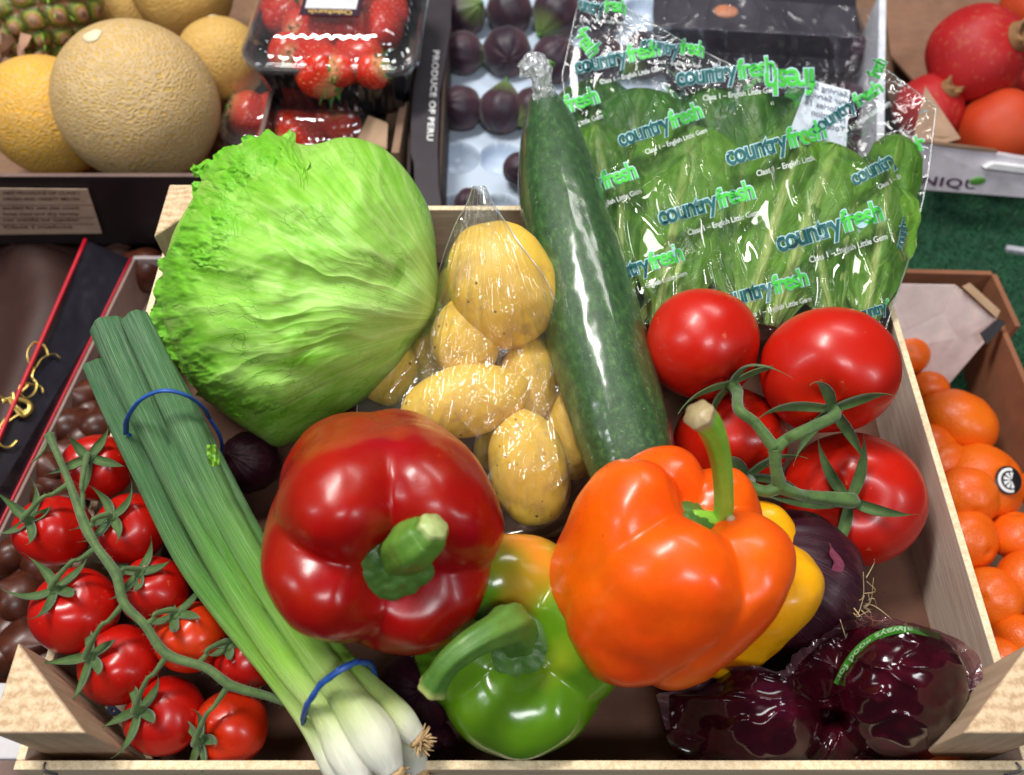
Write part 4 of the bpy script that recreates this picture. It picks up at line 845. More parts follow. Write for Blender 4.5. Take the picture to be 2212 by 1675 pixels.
def gdepth(x, y):
    """depth of the front film at pixels"""
    x = np.asarray(x, float); y = np.asarray(y, float); s = np.clip((x-1240)/760, 0, 1); t = np.clip((y-yt(s))/(735-yt(s)), 0, 1)
    for _ in range(12):
        s = np.clip((x-XLf(t))/(XRf(t)-XLf(t)), 0, 1); t = np.clip((y-yt(s))/(yb(s)-yt(s)), 0, 1)
    fi = s*(nu-1); fj = t*(nv-1); i = np.clip(fi.astype(int), 0, nu-2); j = np.clip(fj.astype(int), 0, nv-2); a = fi-i; b = fj-j
    return zf[j, i]*(1-a)*(1-b)+zf[j, i+1]*a*(1-b)+zf[j+1, i]*(1-a)*b+zf[j+1, i+1]*a*b
ink = [simple('ink_pale_blue', (.42, .62, .70), .5, bump=0, var=.03), simple('ink_teal', (.012, .105, .105), .5, bump=0, var=.05), simple('ink_green', (.07, .52, .06), .5, bump=0, var=.05), simple('ink_white', (.72, .76, .76), .5, bump=0, var=.03)]
g_c = text_geo('country', 1., .020, .88, 4); g_f = text_geo('fresh', 1., .024, .88, 4); g_co = text_geo('country', 1., .058, .88, 3); g_fo = text_geo('fresh', 1., .062, .88, 3); g_s = text_geo('Class 1 – English Little Gem', 1., .004, .95, 2)
wc = g_c[0][:, 0].max(); wf = g_f[0][:, 0].max(); ws = g_s[0][:, 0].max()
# leaf in the letter o
la = np.linspace(0, 1, 9); leafV = np.vstack([np.stack([.13*np.sin(la*math.pi)+.04*la, la*.40, 0*la], 1), np.stack([-.13*np.sin(la[::-1]*math.pi)+.04*la[::-1], la[::-1]*.40, 0*la], 1)])*np.array([.5, .62, 1])+np.array([wc*.205, .10, 0]); leafF = [list(range(18))]
def subdiv(V, F): return V, F
ptx = MB()
def logo(x0, y0, x1, y1, clip=None, small=True, part='all', flip=False, hgt=1.0, warp=0):
    e = np.array([x1-x0, y1-y0], float); L = np.hypot(*e); e /= L; n = np.array([e[1], -e[0]])*(-1 if flip else 1)
    tot = {'all': wc+wf+.02, 'country': wc, 'fresh': wf}[part]; sc = L/tot
    jobs = []
    if part != 'fresh': jobs += [(g_co, 0, 0, .0006), (g_c, 0, 1, .0016), ((leafV, leafF), 0, 0, .0021)]
    xf = wc+.02 if part == 'all' else 0
    if part != 'country': jobs += [(g_fo, xf, 0, .0006), (g_f, xf, 2, .0016)]
    for (V, F), dx, m, off in jobs:
        a = (V[:, 0]+dx)*sc; b = V[:, 1]*sc*1.22*hgt+(warp*np.sin((V[:, 0]+dx)*2.2))
        put(x0+e[0]*a+n[0]*b, y0+e[1]*a+n[1]*b, F, m, off, clip)
    if small:
        V, F = g_s; s2 = sc*tot*.74/ws; a = V[:, 0]*s2+L*.24; b = V[:, 1]*s2*1.15-sc*.82
        put(x0+e[0]*a+n[0]*b, y0+e[1]*a+n[1]*b, F, 3, .0006, clip)
def put(px, py, F, m, off, clip):
    F2 = []
    for f in F:
        cx, cy = np.mean(px[f]), np.mean(py[f])
        if clip and not clip(cx, cy): continue
        s = (cx-XLf((cy-100)/620.))
        if s < 4 or cx > XRf((cy-100)/620.)-5: continue
        F2.append(f)
    if F2: ptx.add(W(px, py, gdepth(px, py)-off), F2, m)
for q in [(1340, 318, 1520, 252), (1426, 487, 1632, 426), (1572, 358, 1788, 296), (1682, 545, 1910, 474), (1846, 402, 2004, 318), (1292, 620, 1478, 560), (1552, 668, 1748, 614), (1190, 450, 1378, 382), (1110, 282, 1296, 220), (1244, 160, 1428, 118), (1462, 186, 1676, 160)]:
    logo(*q)
logo(1226, 22, 1352, 30, small=True, hgt=1.3, warp=4); logo(1382, 108, 1520, 122, hgt=1.2, warp=3); logo(1850, 694, 1960, 660, hgt=1.2)
logo(1760, 150, 1652, 152, part='fresh', small=False, hgt=1.0)
logo(1760, 292, 1910, 196, small=True, hgt=.9); logo(1985, 245, 2018, 238, part='country', small=False, hgt=.5, clip=lambda x, y: x < 2016); logo(1236, 78, 1276, 126, part='fresh', small=False, hgt=1.2); logo(1898, 172, 1916, 134, part='fresh', small=False, hgt=1.5); logo(1952, 540, 1966, 470, part='country', small=False, hgt=1.)
logo(1986, 240, 2018, 236, part='fresh', small=False, hgt=.5) if False else None
for S_, T_s in ((np.zeros(60), np.linspace(0, 1, 60)), (np.ones(60), np.linspace(0, 1, 60)), (np.linspace(0, 1, 120), np.zeros(120))):
    ex_, ey_ = gmap(S_, T_s); V, F, t_e, a_ = tube(W(ex_, ey_, gdepth(ex_, ey_)), .00035, 260, 6); mesh('seam', V, F, M['wfilm0'], gem)
ptx.build('printed_text', ink, gem, smooth=False)
# nutrition card inside the bag, seen from behind (mirrored writing)
card = thing('paper_card', 'small white card with mirrored grey writing inside the printed lettuce bag', 'card', W(1790, 300, .512))
q = [W(1748, 172, .530), W(1836, 196, .528), W(1828, 318, .512), W(1700, 300, .514)]
mesh('card_sheet', slab(q, T_*-.0004)[0], slab(q, T_*-.0004)[1], simple('white_card', (.62, .68, .78), .6, bump=0), card, smooth=False)
e = unit(np.array(q[1])-q[0]); dn = unit(np.array(q[2])-q[1]); cm = MB()
for i, s in enumerate(['Serving Size', 'Per Serving', 'Calories 16', 'Nutrition', 'Total']):
    tv, tf = text_geo(s, .0062, .00008); cm.add(np.array(q[1])-e*.0015+dn*(.0062+i*.0068)-e*tv[:, :1]*.9-dn*tv[:, 1:2]+T_*.0006, tf)
cm.build('card_writing', simple('grey_ink', (.18, .20, .24), .7, bump=0), card, smooth=False)
# ---------------------------------------------------------------- the stall behind: support, table, turf
tbl = MB(); boxm(tbl, (-1.2, -.35, -.30), (1.3, 1.5, -.262)); tag(tbl.build('stall_table', simple('stall_board', (.014, .010, .009), .7), smooth=False), kind='structure')
k = N('artificial_turf_base'); k.bsdf(k.ramp(k.noise(k.obj(), 90, 4), [(.3, (.004, .035, .016)), (.7, (.010, .075, .032))]), .9); M['turfb'] = k.m
k = N('turf_blades'); k.bsdf(k.ramp(k.noise(k.obj(), 50, 3), [(.3, (.006, .065, .028)), (.7, (.02, .14, .06))]), .6); M['turf'] = k.m
def turf(name, corners, h, count, seed):
    c = np.array(corners); V, F = slab(c, (0, 0, -.01)); tag(mesh(name+'_backing', V, F, M['turfb'], smooth=False), kind='structure')
    rnd = np.random.RandomState(seed); u, v = rnd.rand(count), rnd.rand(count); b = (c[0]*((1-u)*(1-v))[:, None]+c[1]*(u*(1-v))[:, None]+c[2]*(u*v)[:, None]+c[3]*((1-u)*v)[:, None])
    d = rnd.normal(size=(count, 3))*np.array([.6, .6, .1])+np.array([0, 0, 1.]); d /= np.linalg.norm(d, axis=1)[:, None]; w_ = rnd.normal(size=(count, 3))*np.array([1, 1, 0]); w_ /= np.linalg.norm(w_, axis=1)[:, None]
    L = h*rnd.uniform(.6, 1.2, count)[:, None]; V = np.stack([b-w_*.0006, b+w_*.0006, b+d*L+w_*.0003], 1).reshape(-1, 3); F = [[3*i, 3*i+1, 3*i+2] for i in range(count)]
    tag(mesh(name, V, F, M['turf'], smooth=False), 'dark green artificial turf covering the stall between the boxes', 'artificial turf', kind='stuff')
turf('turf', [(.24, .36, -.16), (.70, .36, -.16), (.70, .62, -.13), (.24, .62, -.13)], .007, 15000, 1)
turf('turf', [(-.34, -.08, -.15), (.45, -.08, -.15), (.45, .045, -.15), (-.34, .045, -.15)], .007, 4000, 2)
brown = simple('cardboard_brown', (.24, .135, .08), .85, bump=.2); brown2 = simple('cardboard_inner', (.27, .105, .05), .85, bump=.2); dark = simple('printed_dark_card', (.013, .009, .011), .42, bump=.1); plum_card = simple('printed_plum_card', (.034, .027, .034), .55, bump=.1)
whitec = simple('white_card_print', (.62, .58, .64), .6, bump=.1); pink = simple('pale_pink_card', (.80, .64, .61), .75, bump=.2); kraft = simple('kraft_edge', (.28, .17, .11), .9, bump=.6, bscale=700)
sb = thing('cardboard_box', 'plain brown cardboard box under the wooden crate', 'cardboard box', (0, .2, -.262))
mb = MB(); boxm(mb, (-.17, .075, -.262), (.18, .345, -.0075)); bevel(mb.build('walls', brown, sb, smooth=False), .002)

def wall(p0, p1, ztop, zbot, th, name, mat, parent, lipmat=None):
    """upright panel from p0 to p1 (world xy)"""
    p0 = np.array(p0[:2], float); p1 = np.array(p1[:2], float); n = unit(np.array([-(p1-p0)[1], (p1-p0)[0], 0]))*th
    q = [[*p0, zbot], [*p1, zbot], [*p1, ztop], [*p0, ztop]]; V, F = slab(q, n); mb = MB(); mb.add(V, F); mb.m = [0, 0, 0, 0, 1, 0] if lipmat else [0]*6
    return bevel(mb.build(name, [mat, lipmat] if lipmat else mat, parent, smooth=False), .0006)

# ---------------------------------------------------------------- melon tray
a = H(-60, 372, -.03); b = H(395, 392, -.03); Yf = (a[1]+b[1])/2
mt = thing('fruit_tray', 'dark printed cardboard tray holding the melons and the pineapple', 'fruit tray', (-.25, .6, -.115))
XR1 = H(560, 330, -.03)[0]
lip = simple('tray_lip', (.16, .10, .085), .7)
wall((-.62, Yf), (XR1, Yf), -.030, -.103, .004, 'front_wall', dark, mt, lip); wall((XR1, Yf+.004), (XR1+.001, 1.0), -.030, -.103, .004, 'side_wall', dark, mt, lip)
mb = MB(); boxm(mb, (-.62, Yf+.005, -.103), (XR1-.004, 1.0, -.099)); mb.build('floor_panel', brown, mt, smooth=False)
# paper label
lbm = simple('beige_label', (.52, .37, .27), .6, bump=0); lk = simple('brown_ink', (.16, .07, .05), .6, bump=0)
def onface(px, py): # pixel on the front wall plane
    v = (py-CY)/FPX; Z = (Yf-.0012)/(math.cos(PITCH)-v*math.sin(PITCH)); return W(px, py, Z)
q = [onface(-40, 506), onface(221, 503), onface(190, 408), onface(-40, 406)]; V, F = slab(q, (0, -.0008, 0)); lab = mesh('label', V, F, lbm, mt, smooth=False)
mb = MB(); rnd = random.Random(3)
rows = [(416, 'NET PRODUCE OF CLASS I'), (429, 'ORIGIN AND VARIETY MELON'), (448, 'packed for sale size count'), (461, 'keep cool and dry variety'), (474, 'net weight lot number'), (489, 'Class I melons')]
for y, s in rows:
    tv, tf = text_geo(s, 1, .02); L = tv[:, 0].max(); px = 6+tv[:, 0]/L*(165 if y < 480 else 150); py = y-(tv[:, 1]-.5)*9
    vv = (py-CY)/FPX; Z = (Yf-.0025)/(math.cos(PITCH)-vv*math.sin(PITCH)); mb.add(W(px, py, Z), tf)
for y in (441, 468, 482):
    q = [onface(-30, y+1), onface(205, y+1), onface(205, y), onface(-30, y)]; V, F = slab(np.array(q)+np.array([0, -.0009, 0]), (0, -.0003, 0)); mb.add(V, F)
mb.build('label_print', lk, lab, smooth=False)
def melon_mat(name, net, skin, warm):
    k = N(name); co = k.obj(); wv = k.n('VectorMath', operation='ADD', i_0=co); vm = k.n('VectorMath', operation='SCALE', i_0=k.n('TexNoise', i_Vector=co, i_Scale=60., i_Detail=2.).outputs[1], i_Scale=.012); k.t.links.new(vm.outputs[0], wv.inputs[1])
    st_ = k.scl(wv.outputs[0], (1, 1, 1.9)); v = k.vor(st_, 235, 'DISTANCE_TO_EDGE'); f = k.fr(v, .06, .26, 1, 0)
    base = k.ramp(k.noise(co, 9, 3), [(.3, skin), (.7, warm)]); nt = k.mix(k.fr(k.noise(co, 60, 3), .4, .7), net, tuple(x*.85 for x in net)); col = k.mix(f, base, nt)
    col = k.mix(k.fr(k.noise(co, 70, 3), .68, .76, 0, .4), col, (.30, .16, .10)); k.bsdf(col, .55, k.bump(f, .55, .0012), spec=.3); return k.m
mm = [melon_mat('netted_rind_pale', (.62, .44, .235), (.56, .37, .09), (.62, .38, .11)), melon_mat('netted_rind_orange', (.78, .46, .13), (.80, .38, .02), (.86, .50, .04)), melon_mat('netted_rind_tan', (.66, .42, .14), (.60, .36, .07), (.66, .40, .10))]
scar = simple('melon_scar', (.74, .64, .42), .7)
def melon(lab, x, y, r, z, mi, axc, sq=1.0, sc=True, seed=0):
    Z = float(ZH(y, z)); c = W(x, y, Z); rm = r*Z/FPX; ax = cv(*axc); root = thing('melon', lab, 'melon', c-np.array([0, 0, rm]), 'melons in the dark tray')
    T, TH, F = sph(80, 56); L = np.stack([np.sin(T*math.pi)*np.cos(TH), np.sin(T*math.pi)*np.sin(TH), -np.cos(T*math.pi)*sq], 1); L *= 1+.015*n2(*(L*1.4+seed).T)[:, None]; B = basis(ax)
    mesh('rind', c+rm*(L @ B), F, mm[mi], root)
    if sc:
        T, TH, F = sph(24, 10); L = np.stack([.115*np.sin(T*math.pi)*np.cos(TH)*(1+.12*np.cos(3*TH)), .115*np.sin(T*math.pi)*np.sin(TH), sq*1.0-.03*np.cos(T*math.pi)], 1); mesh('stem_scar', c+rm*(L @ B), F, scar, root)
melon('large pale netted melon in front with a round cream stem scar', 298, 224, 169, -.022, 0, (-.17, .52, .84), 1.0)
melon('bright orange yellow melon at the left behind the large pale one', 105, 252, 128, -.040, 1, (.1, .6, -.4), .95, False, 3)
melon('small tan melon at the right beside the strawberry punnets', 478, 130, 92, -.045, 2, (-.1, .9, .3), .95, True, 5)
melon('melon at the top edge above the large pale one', 392, -28, 108, -.030, 2, (0, .4, -.4), .95, False, 7)
melon('dim melon in shadow behind the pineapple', 268, 20, 85, -.070, 2, (0, .4, -.4), .95, False, 9)
# pineapple
k = N('pineapple_skin'); e_ = k.attr('eye'); co = k.obj(); col = k.ramp(e_, [(0, (.20, .07, .03)), (.25, (.06, .13, .015)), (.45, (.26, .28, .02)), (.65, (.36, .18, .05)), (.85, (.42, .24, .16)), (1., (.16, .07, .04))]); col = k.mix(k.fr(k.noise(co, 55, 4), .5, .7, 0, .6), col, (.07, .16, .015)); col = k.mix(k.fr(k.noise(co, 300, 3), .55, .7, 0, .5), col, (.55, .42, .22)); k.bsdf(col, .55, k.bump(k.noise(co, 350, 4), .6, .0015)); M['pine'] = k.m
Z = float(ZH(20, -.02)); c = W(85, 0, Z); r = 118*Z/FPX; T, TH, F = sph(150, 100); ph = T*math.pi; nE = 9; rows_ = 6.5; A1 = TH*nE/(2*math.pi)+ph/math.pi*rows_; A2 = TH*nE/(2*math.pi)-ph/math.pi*rows_
e_ = np.abs(np.sin(A1*math.pi))*np.abs(np.sin(A2*math.pi)); L = np.stack([np.sin(ph)*np.cos(TH), np.sin(ph)*np.sin(TH), -np.cos(ph)*1.15], 1)*(.93+.14*e_**.7)[:, None]
pa = thing('pineapple', 'pineapple with green and brown eyes at the top left of the melon tray', 'pineapple', c-np.array([0, 0, r*1.1])); ax = cv(.25, .9, -.1); mesh('fruit_body', c+r*(L @ basis(ax)), F, M['pine'], pa, {'eye': e_})
mb = MB(); rnd = np.random.RandomState(8); B = basis(ax)
for i in range(46):
    a_ = rnd.uniform(0, 6.28); zz = rnd.uniform(-.1, .5); q = c-ax*r*1.05*(1-zz*.3)+(B[0]*math.cos(a_)+B[1]*math.sin(a_))*r*(.45+zz*.9); o = unit(q-c); d = unit(o*.6-ax*.6+rnd.normal(size=3)*.35); s_ = unit(np.cross(d, o)); Lh = rnd.uniform(.010, .024)
    P = np.array([q-s_*.004, q+s_*.004, q+d*Lh*.5+s_*.003+o*.003, q+d*Lh*.5-s_*.003+o*.003, q+d*Lh+o*.001]); mb.add(P, [[0, 1, 2, 3], [3, 2, 4]])
mb.build('dry_bracts', simple('dry_bract', (.36, .20, .13), .8, var=.35), pa)
# green spiky bracts on the eyes
mb = MB()
for i in range(90):
    a_ = rnd.uniform(0, 6.28); p_ = rnd.uniform(.5, 2.4); d = np.array([math.sin(p_)*math.cos(a_), math.sin(p_)*math.sin(a_), -math.cos(p_)*1.15]) @ B; q = c+r*d*.98; o = unit(d); dn = unit(-ax*.9+o*.7+rnd.normal(size=3)*.3); s_ = unit(np.cross(dn, o)); P = np.array([q-s_*.003, q+s_*.003, q+dn*.008+o*.002, q+dn*.004+o*.0035]); mb.add(P, [[0, 1, 2], [0, 3, 1], [0, 2, 3]])
mb.build('green_bracts', simple('green_bract', (.20, .36, .03), .6, var=.5, scale=100), pa)

# ---------------------------------------------------------------- strawberries and punnets
k = N('strawberry_skin'); co = k.obj(); s3 = k.scl(co, (1, 1, .8)); v = k.vor(s3, 330, 'F1', 0, .35); seed_ = k.fr(v, .16, .24, 1, 0); sh = k.attr('sh'); col = k.ramp(k.math('ADD', sh, k.math('MULTIPLY', k.noise(co, 60, 2), .12)), [(.0, (.55, .012, .008)), (.78, (.62, .03, .012)), (.95, (.72, .35, .16))]); col = k.mix(k.math('MULTIPLY', seed_, .75), col, (.62, .32, .08))
k.bsdf(col, .25, k.bump(k.fr(v, .05, .42), .8, .0011), sss=.2, ssr=(1, .2, .1), coat=.3); M['straw'] = k.m
stc = simple('strawberry_leaf', (.07, .22, .04), .55, var=.35, scale=150)
def strawberry(r):
    root = thing('strawberry', 'strawberry', 'strawberry', (0, 0, 0), 'strawberries in the punnets'); T, TH, F = sph(40, 30); ph = T*math.pi; rho = np.sin(ph)**.85*(.62+.38*np.clip((1-np.cos(ph))/2*1.5, 0, 1)); z = -np.cos(ph)*1.05
    L = np.stack([rho*np.cos(TH)*(1+.05*np.cos(3*TH)), rho*np.sin(TH), z], 1); mesh('flesh', L*r, F, M['straw'], root, {'sh': T}, local=True)
    mb = calyx_geo(np.array([0, 0, .98*r]), np.array([0, 0, 1.]), r*.9, r*.34, 8, 1.2, .25, .0004, .5); mb.build('leaf_cap', stc, root, local=True); return root
straw0 = strawberry(.0205)
used0 = [False]
def put_straw(x, y, z, rot, sc, lab):
    p = H(x, y, z)
    if not used0[0]: used0[0] = True; straw0.location = Vector(p); straw0.rotation_euler = rot; straw0.scale = (sc,)*3; straw0['label'] = lab; return
    copy_tree(straw0, p, rot, sc, lab)
sb_dark = N('punnet_black'); sb_dark.bsdf((.010, .010, .014), .18, sb_dark.bump(sb_dark.noise(sb_dark.obj(), 60), .05, .001), coat=.4); M['pun'] = sb_dark.m
M['lid'] = film('punnet_lid_clear', (.985, .985, .985), .05, .75, .05, .25, 70, (1, 1, 1), .035, (.9, .9, .92), .001)
def rrect(hw, hd, rad, n=12):
    P = []
    for cx, cy, a0 in ((hw-rad, hd-rad, 0), (-hw+rad, hd-rad, 90), (-hw+rad, -hd+rad, 180), (hw-rad, -hd+rad, 270)):
        for i in range(n): a = math.radians(a0+90*i/(n-1)); P.append((cx+rad*math.cos(a), cy+rad*math.sin(a)))
    return np.array(P)
def punnet(lab, c, hw, hd, yaw, tiltx=0, h=.052, label=True):
    root = thing('strawberry_punnet', lab, 'punnet', c-np.array([0, 0, h]), 'strawberry punnets'); cy_, sy_ = math.cos(yaw), math.sin(yaw); ct_, st2 = math.cos(tiltx), math.sin(tiltx)
    def X(P): P = np.asarray(P, float).reshape(-1, 3); P = np.stack([P[:, 0], P[:, 1]*ct_-P[:, 2]*st2, P[:, 1]*st2+P[:, 2]*ct_], 1); return c+np.stack([P[:, 0]*cy_-P[:, 1]*sy_, P[:, 0]*sy_+P[:, 1]*cy_, P[:, 2]], 1)
    def loft(rings, close0=False, close1=False, rib=0):
        n = 192; V = []
        for (w_, d_, rd, z, rb) in rings:
            q = rrect(w_, d_, rd, 12); q = np.vstack([q, q[:1]]); dd = np.r_[0, np.cumsum(np.hypot(*np.diff(q, axis=0).T))]; s = np.linspace(0, dd[-1], n, endpoint=False); x = np.interp(s, dd, q[:, 0]); y = np.interp(s, dd, q[:, 1]); nn = np.hypot(x, y); o = rb*(np.sin(np.arange(n)*2*math.pi*42/n) > 0)
            V.append(np.stack([x-x/nn*o, y-y/nn*o, np.full(n, z)], 1))
        F = gridf(n, len(rings), True); V = np.concatenate(V)
        if close0: F.append(list(range(n))[::-1])
        if close1: F.append(list(range(len(V)-n, len(V))))
        return X(V), F
    V, F = loft([(hw*.78, hd*.78, .014, -h, 0), (hw*.82, hd*.82, .016, -h+.004, .0014), (hw*.93, hd*.93, .019, -.010, .0014), (hw*.94, hd*.94, .02, -.004, 0), (hw, hd, .022, -.003, 0), (hw, hd, .022, -.006, 0)], True); mesh('tray', V, F, M['pun'], root)
    V, F = loft([(hw*1.01, hd*1.01, .022, -.006, 0), (hw*1.01, hd*1.01, .022, .001, 0), (hw*.95, hd*.95, .021, .0025, 0), (hw*.93, hd*.93, .020, .001, 0), (hw*.88, hd*.88, .02, .012, .0008), (hw*.85, hd*.85, .018, .016, .0), (hw*.6, hd*.6, .012, .0175, 0)], False, True); mesh('lid', V, F, M['lid'], root)
    V, F = loft([(hw*1.015, hd*1.015, .022, -.007, 0), (hw*1.02, hd*1.02, .022, -.004, 0), (hw*1.015, hd*1.015, .022, -.001, 0), (hw*.985, hd*.985, .022, .001, 0), (hw*.97, hd*.97, .022, -.001, 0)]); mesh('rim', V, F, M['lid'], root)
    if label:
        lw, y0, y1 = .0225, -.024, .040; V, F = slab([(-lw, y0, .0184), (lw, y0, .0184), (lw, y1, .0184), (-lw, y1, .0184)], (0, 0, .0003)); lo = mesh('paper_label', X(V), F, simple('plum_label', (.03, .01, .025), .5, bump=0), root, smooth=False)
        V, F = slab([(-lw*.86, y0+.008, .0189), (lw*.86, y0+.008, .0189), (lw*.86, y1, .0189), (-lw*.86, y1, .0189)], (0, 0, .0002)); mesh('white_panel', X(V), F, simple('label_white', (.66, .66, .70), .5, bump=0), lo, smooth=False)
        V, F = slab([(-.004, y0+.022, .0193), (.005, y0+.022, .0193), (.005, y0+.026, .0193), (-.004, y0+.026, .0193)], (0, 0, .0002)); mesh('red_mark', X(V), F, simple('label_red', (.6, .03, .05), .5, bump=0), lo, smooth=False)
        tv, tf = text_geo('Oakchurch', .0078, .00012, .95); m_ = tv[:, 0].max()/2; V = np.stack([-(tv[:, 0]-m_)+tv[:, 1]*.25, -(tv[:, 1])+y0+.0065, 0*tv[:, 0]+.0190], 1); mesh('label_writing', X(V), tf, simple('gold_ink', (.62, .42, .14), .4, bump=0), lo, smooth=False)
    return root
Zp = ZH(60, .004); cp = W(730, 40, Zp); punnet('upper strawberry punnet with a dark and white paper label on its clear lid', cp, .0665, .060, -.04)
Zq = ZH(225, -.062); cq = W(668, 210, Zq); punnet('lower strawberry punnet half hidden under the upper one and the iceberg lettuce', cq, .066, .060, -.06, label=False)
rnd = random.Random(11)
up = [(615, 25, 1.1, 'top left strawberry under the upper lid by the melons'), (620, 110, .8, 'strawberry at the left edge of the upper punnet below the label'), (688, 145, 1.1, 'strawberry at the front middle of the upper punnet'), (745, 150, .7, 'strawberry at the front of the upper punnet right of the middle'), (775, 122, .9, 'strawberry beside green leaves at the front right of the upper punnet'),
      (820, 62, 1.0, 'strawberry at the right side of the upper punnet with a large leaf cap'), (840, 15, .9, 'dark red strawberry in the top right corner of the upper punnet'), (770, 10, 1.1, 'strawberry right of the white label in the upper punnet'), (690, 85, 1.1, 'strawberry under the lower end of the upper label'), (740, 70, 1.0, 'strawberry under the right end of the upper label'), (655, 60, .8, 'strawberry left of the upper label'), (700, 10, 1.2, 'strawberry under the white part of the upper label'), (800, 155, .7, 'small strawberry in the front right corner of the upper punnet')]
for x, y, s_, lab in up: put_straw(x, y, .0 if s_ < .9 else -.004, (rnd.uniform(-2.2, -.6), rnd.uniform(-.8, .8), rnd.uniform(0, 6.2)), s_, lab)
lo = [(548, 252, 1.0, 'pale red strawberry at the left end of the lower punnet'), (590, 240, .9, 'strawberry in the lower punnet beside its left end'), (648, 290, 1.25, 'biggest bright strawberry of the lower punnet above the lettuce'), (705, 268, .9, 'strawberry in shadow under the upper punnet'), (600, 300, .9, 'strawberry of the lower punnet touching the lettuce frill'), (745, 285, .8, 'dim strawberry at the right of the lower punnet')]
for x, y, s_, lab in lo: put_straw(x, y, -.066, (rnd.uniform(-2.2, -.6), rnd.uniform(-.8, .8), rnd.uniform(0, 6.2)), s_, lab)
sbx = thing('cardboard_box', 'brown corrugated cardboard box holding the strawberry punnets', 'cardboard box', H(760, 250, -.12))
g1 = H(845, 330, -.04); g2 = H(890, 60, -.04); V, F = slab([g1, g2, g2-np.array([0, 0, .09]), g1-np.array([0, 0, .09])], (.006, 0, 0)); bevel(mesh('side_wall', V, F, kraft, sbx, smooth=False), .0006)
g0 = H(520, 330, -.06); V, F = slab([g0, g1-np.array([0, 0, .02]), g1-np.array([0, 0, .09]), g0-np.array([0, 0, .03])], (0, .004, 0)); mesh('front_wall', V, F, kraft, sbx, smooth=False)
V, F = slab([H(770, 300, -.055), H(835, 322, -.045), H(838, 265, -.035), H(795, 248, -.040)], (0, 0, -.003)); bevel(mesh('flap', V, F, simple('tan_flap', (.52, .35, .22), .8), sbx, smooth=False), .001)
mb = MB(); boxm(mb, (H(540, 330, -.115)[0], g1[1]+.004, -.118), (g1[0], .95, -.114)); mb.build('floor_panel', kraft, sbx, smooth=False)

# ---------------------------------------------------------------- dark fig box with the egg-cup tray
fb = thing('fig_box', 'dark cardboard box of figs printed with white capital letters down its side', 'fruit box', H(935, 250, -.12))
def hpoly(pts, z, th, name, mat, parent):
    P = np.array([H(x, y, z) for x, y in pts]); n = len(P); V = np.vstack([P, P-np.array([0, 0, th])]); F = [list(range(n))[::-1], [i+n for i in range(n)]]+[[i, i+n, (i+1) % n+n, (i+1) % n] for i in range(n)]
    F[0] = list(range(n)); F[1] = [i+n for i in range(n)][::-1]; return bevel(mesh(name, V, F, mat, parent, smooth=False), .0006)
top_pts = [(897, 448), (955, 448), (948, 400), (946, 330), (950, 200), (966, 110), (974, 60), (976, -20), (905, -20), (903, 60), (908, 110), (893, 180), (888, 240), (886, 330), (893, 350)]
hpoly(top_pts[::-1], -.035, .004, 'printed_flap', plum_card, fb)
def vwall(px0, py0, px1, py1, z, depth, name, mat, parent, th=(.003, 0, 0)):
    a = H(px0, py0, z); b = H(px1, py1, z); V, F = slab([a, b, b-np.array([0, 0, depth]), a-np.array([0, 0, depth])], th); return bevel(mesh(name, V, F, mat, parent, smooth=False), .0005)
vwall(896, 450, 904, -20, -.0395, .09, 'side_wall', dark, fb); vwall(951, 450, 972, -20, -.0395, .05, 'inner_wall', simple('box_inside', (.05, .028, .02), .8), fb, (-.003, 0, 0))
vwall(876, 450, 884, 200, -.05, .08, 'outer_liner', simple('dark_liner', (.03, .018, .014), .7), fb)
tv, tf = text_geo('PRODUCE OF PERU', 1., .028, 1.08); L_ = tv[:, 0].max(); f_ = tv[:, 0]/L_; py = 108+f_*196+0*f_; px = 939-f_*14+(tv[:, 1]-.0)*19-3
wm = simple('white_lettering', (.80, .80, .80), .5, bump=0); mesh('printed_words', H(px, py-(tv[:, 1])*-.8, -.0345), tf, wm, fb, smooth=False)
k = N('tray_plastic'); k.bsdf((.56, .66, .80), .3, k.bump(k.noise(k.obj(), 80), .1, .001), sss=.1, spec=.5); M['cup'] = k.m
ft = thing('moulded_tray', 'pale blue white moulded plastic tray with round cups under the figs', 'fruit tray', H(1100, 250, -.115))
cups = [(x0+dx, y) for y, x0, st in ((22, 1003, 97), (115, 1000, 97), (232, 997, 95), (345, 990, 93), (460, 985, 92)) for dx in (0, st, 2*st, 3*st, 4*st, 5*st)]
cupW = np.array([H(x, y, -.088) for x, y in cups]); n1, n2_ = 330, 330
gx, gy = np.meshgrid(np.linspace(H(958, 460, -.09)[0], H(1425, 100, -.09)[0], n1), np.linspace(H(1000, 462, -.09)[1], .95, n2_)); gzz = np.full(gx.shape, -.086)
for q in cupW: d_ = np.hypot(gx-q[0], gy-q[1])/.0185; gzz = np.where(d_ < 1, np.minimum(gzz, -.086-.019*np.sqrt(np.clip(1-d_**2, 0, 1))**.8), gzz)
mesh('tray_sheet', np.stack([gx, gy, gzz], -1).reshape(-1, 3), gridf(n1, n2_), M['cup'], ft)
k = N('fig_skin'); co = k.obj(); pv = k.attr('pol', True); ln = k.noise(k.scl(pv, (14, 1.5, 1)), 1.5, 3); col = k.ramp(k.noise(co, 30, 3), [(.35, (.020, .010, .022)), (.55, (.055, .018, .030)), (.72, (.16, .05, .035))]); col = k.mix(k.fr(ln, .55, .75, 0, .5), col, (.06, .025, .04)); col = k.mix(k.fr(pv, 0, 1) if False else k.attr('neck'), col, (.14, .22, .05)); k.bsdf(col, .45, k.bump(ln, .3, .0008), sheen=.2, spec=.4); M['fig'] = k.m
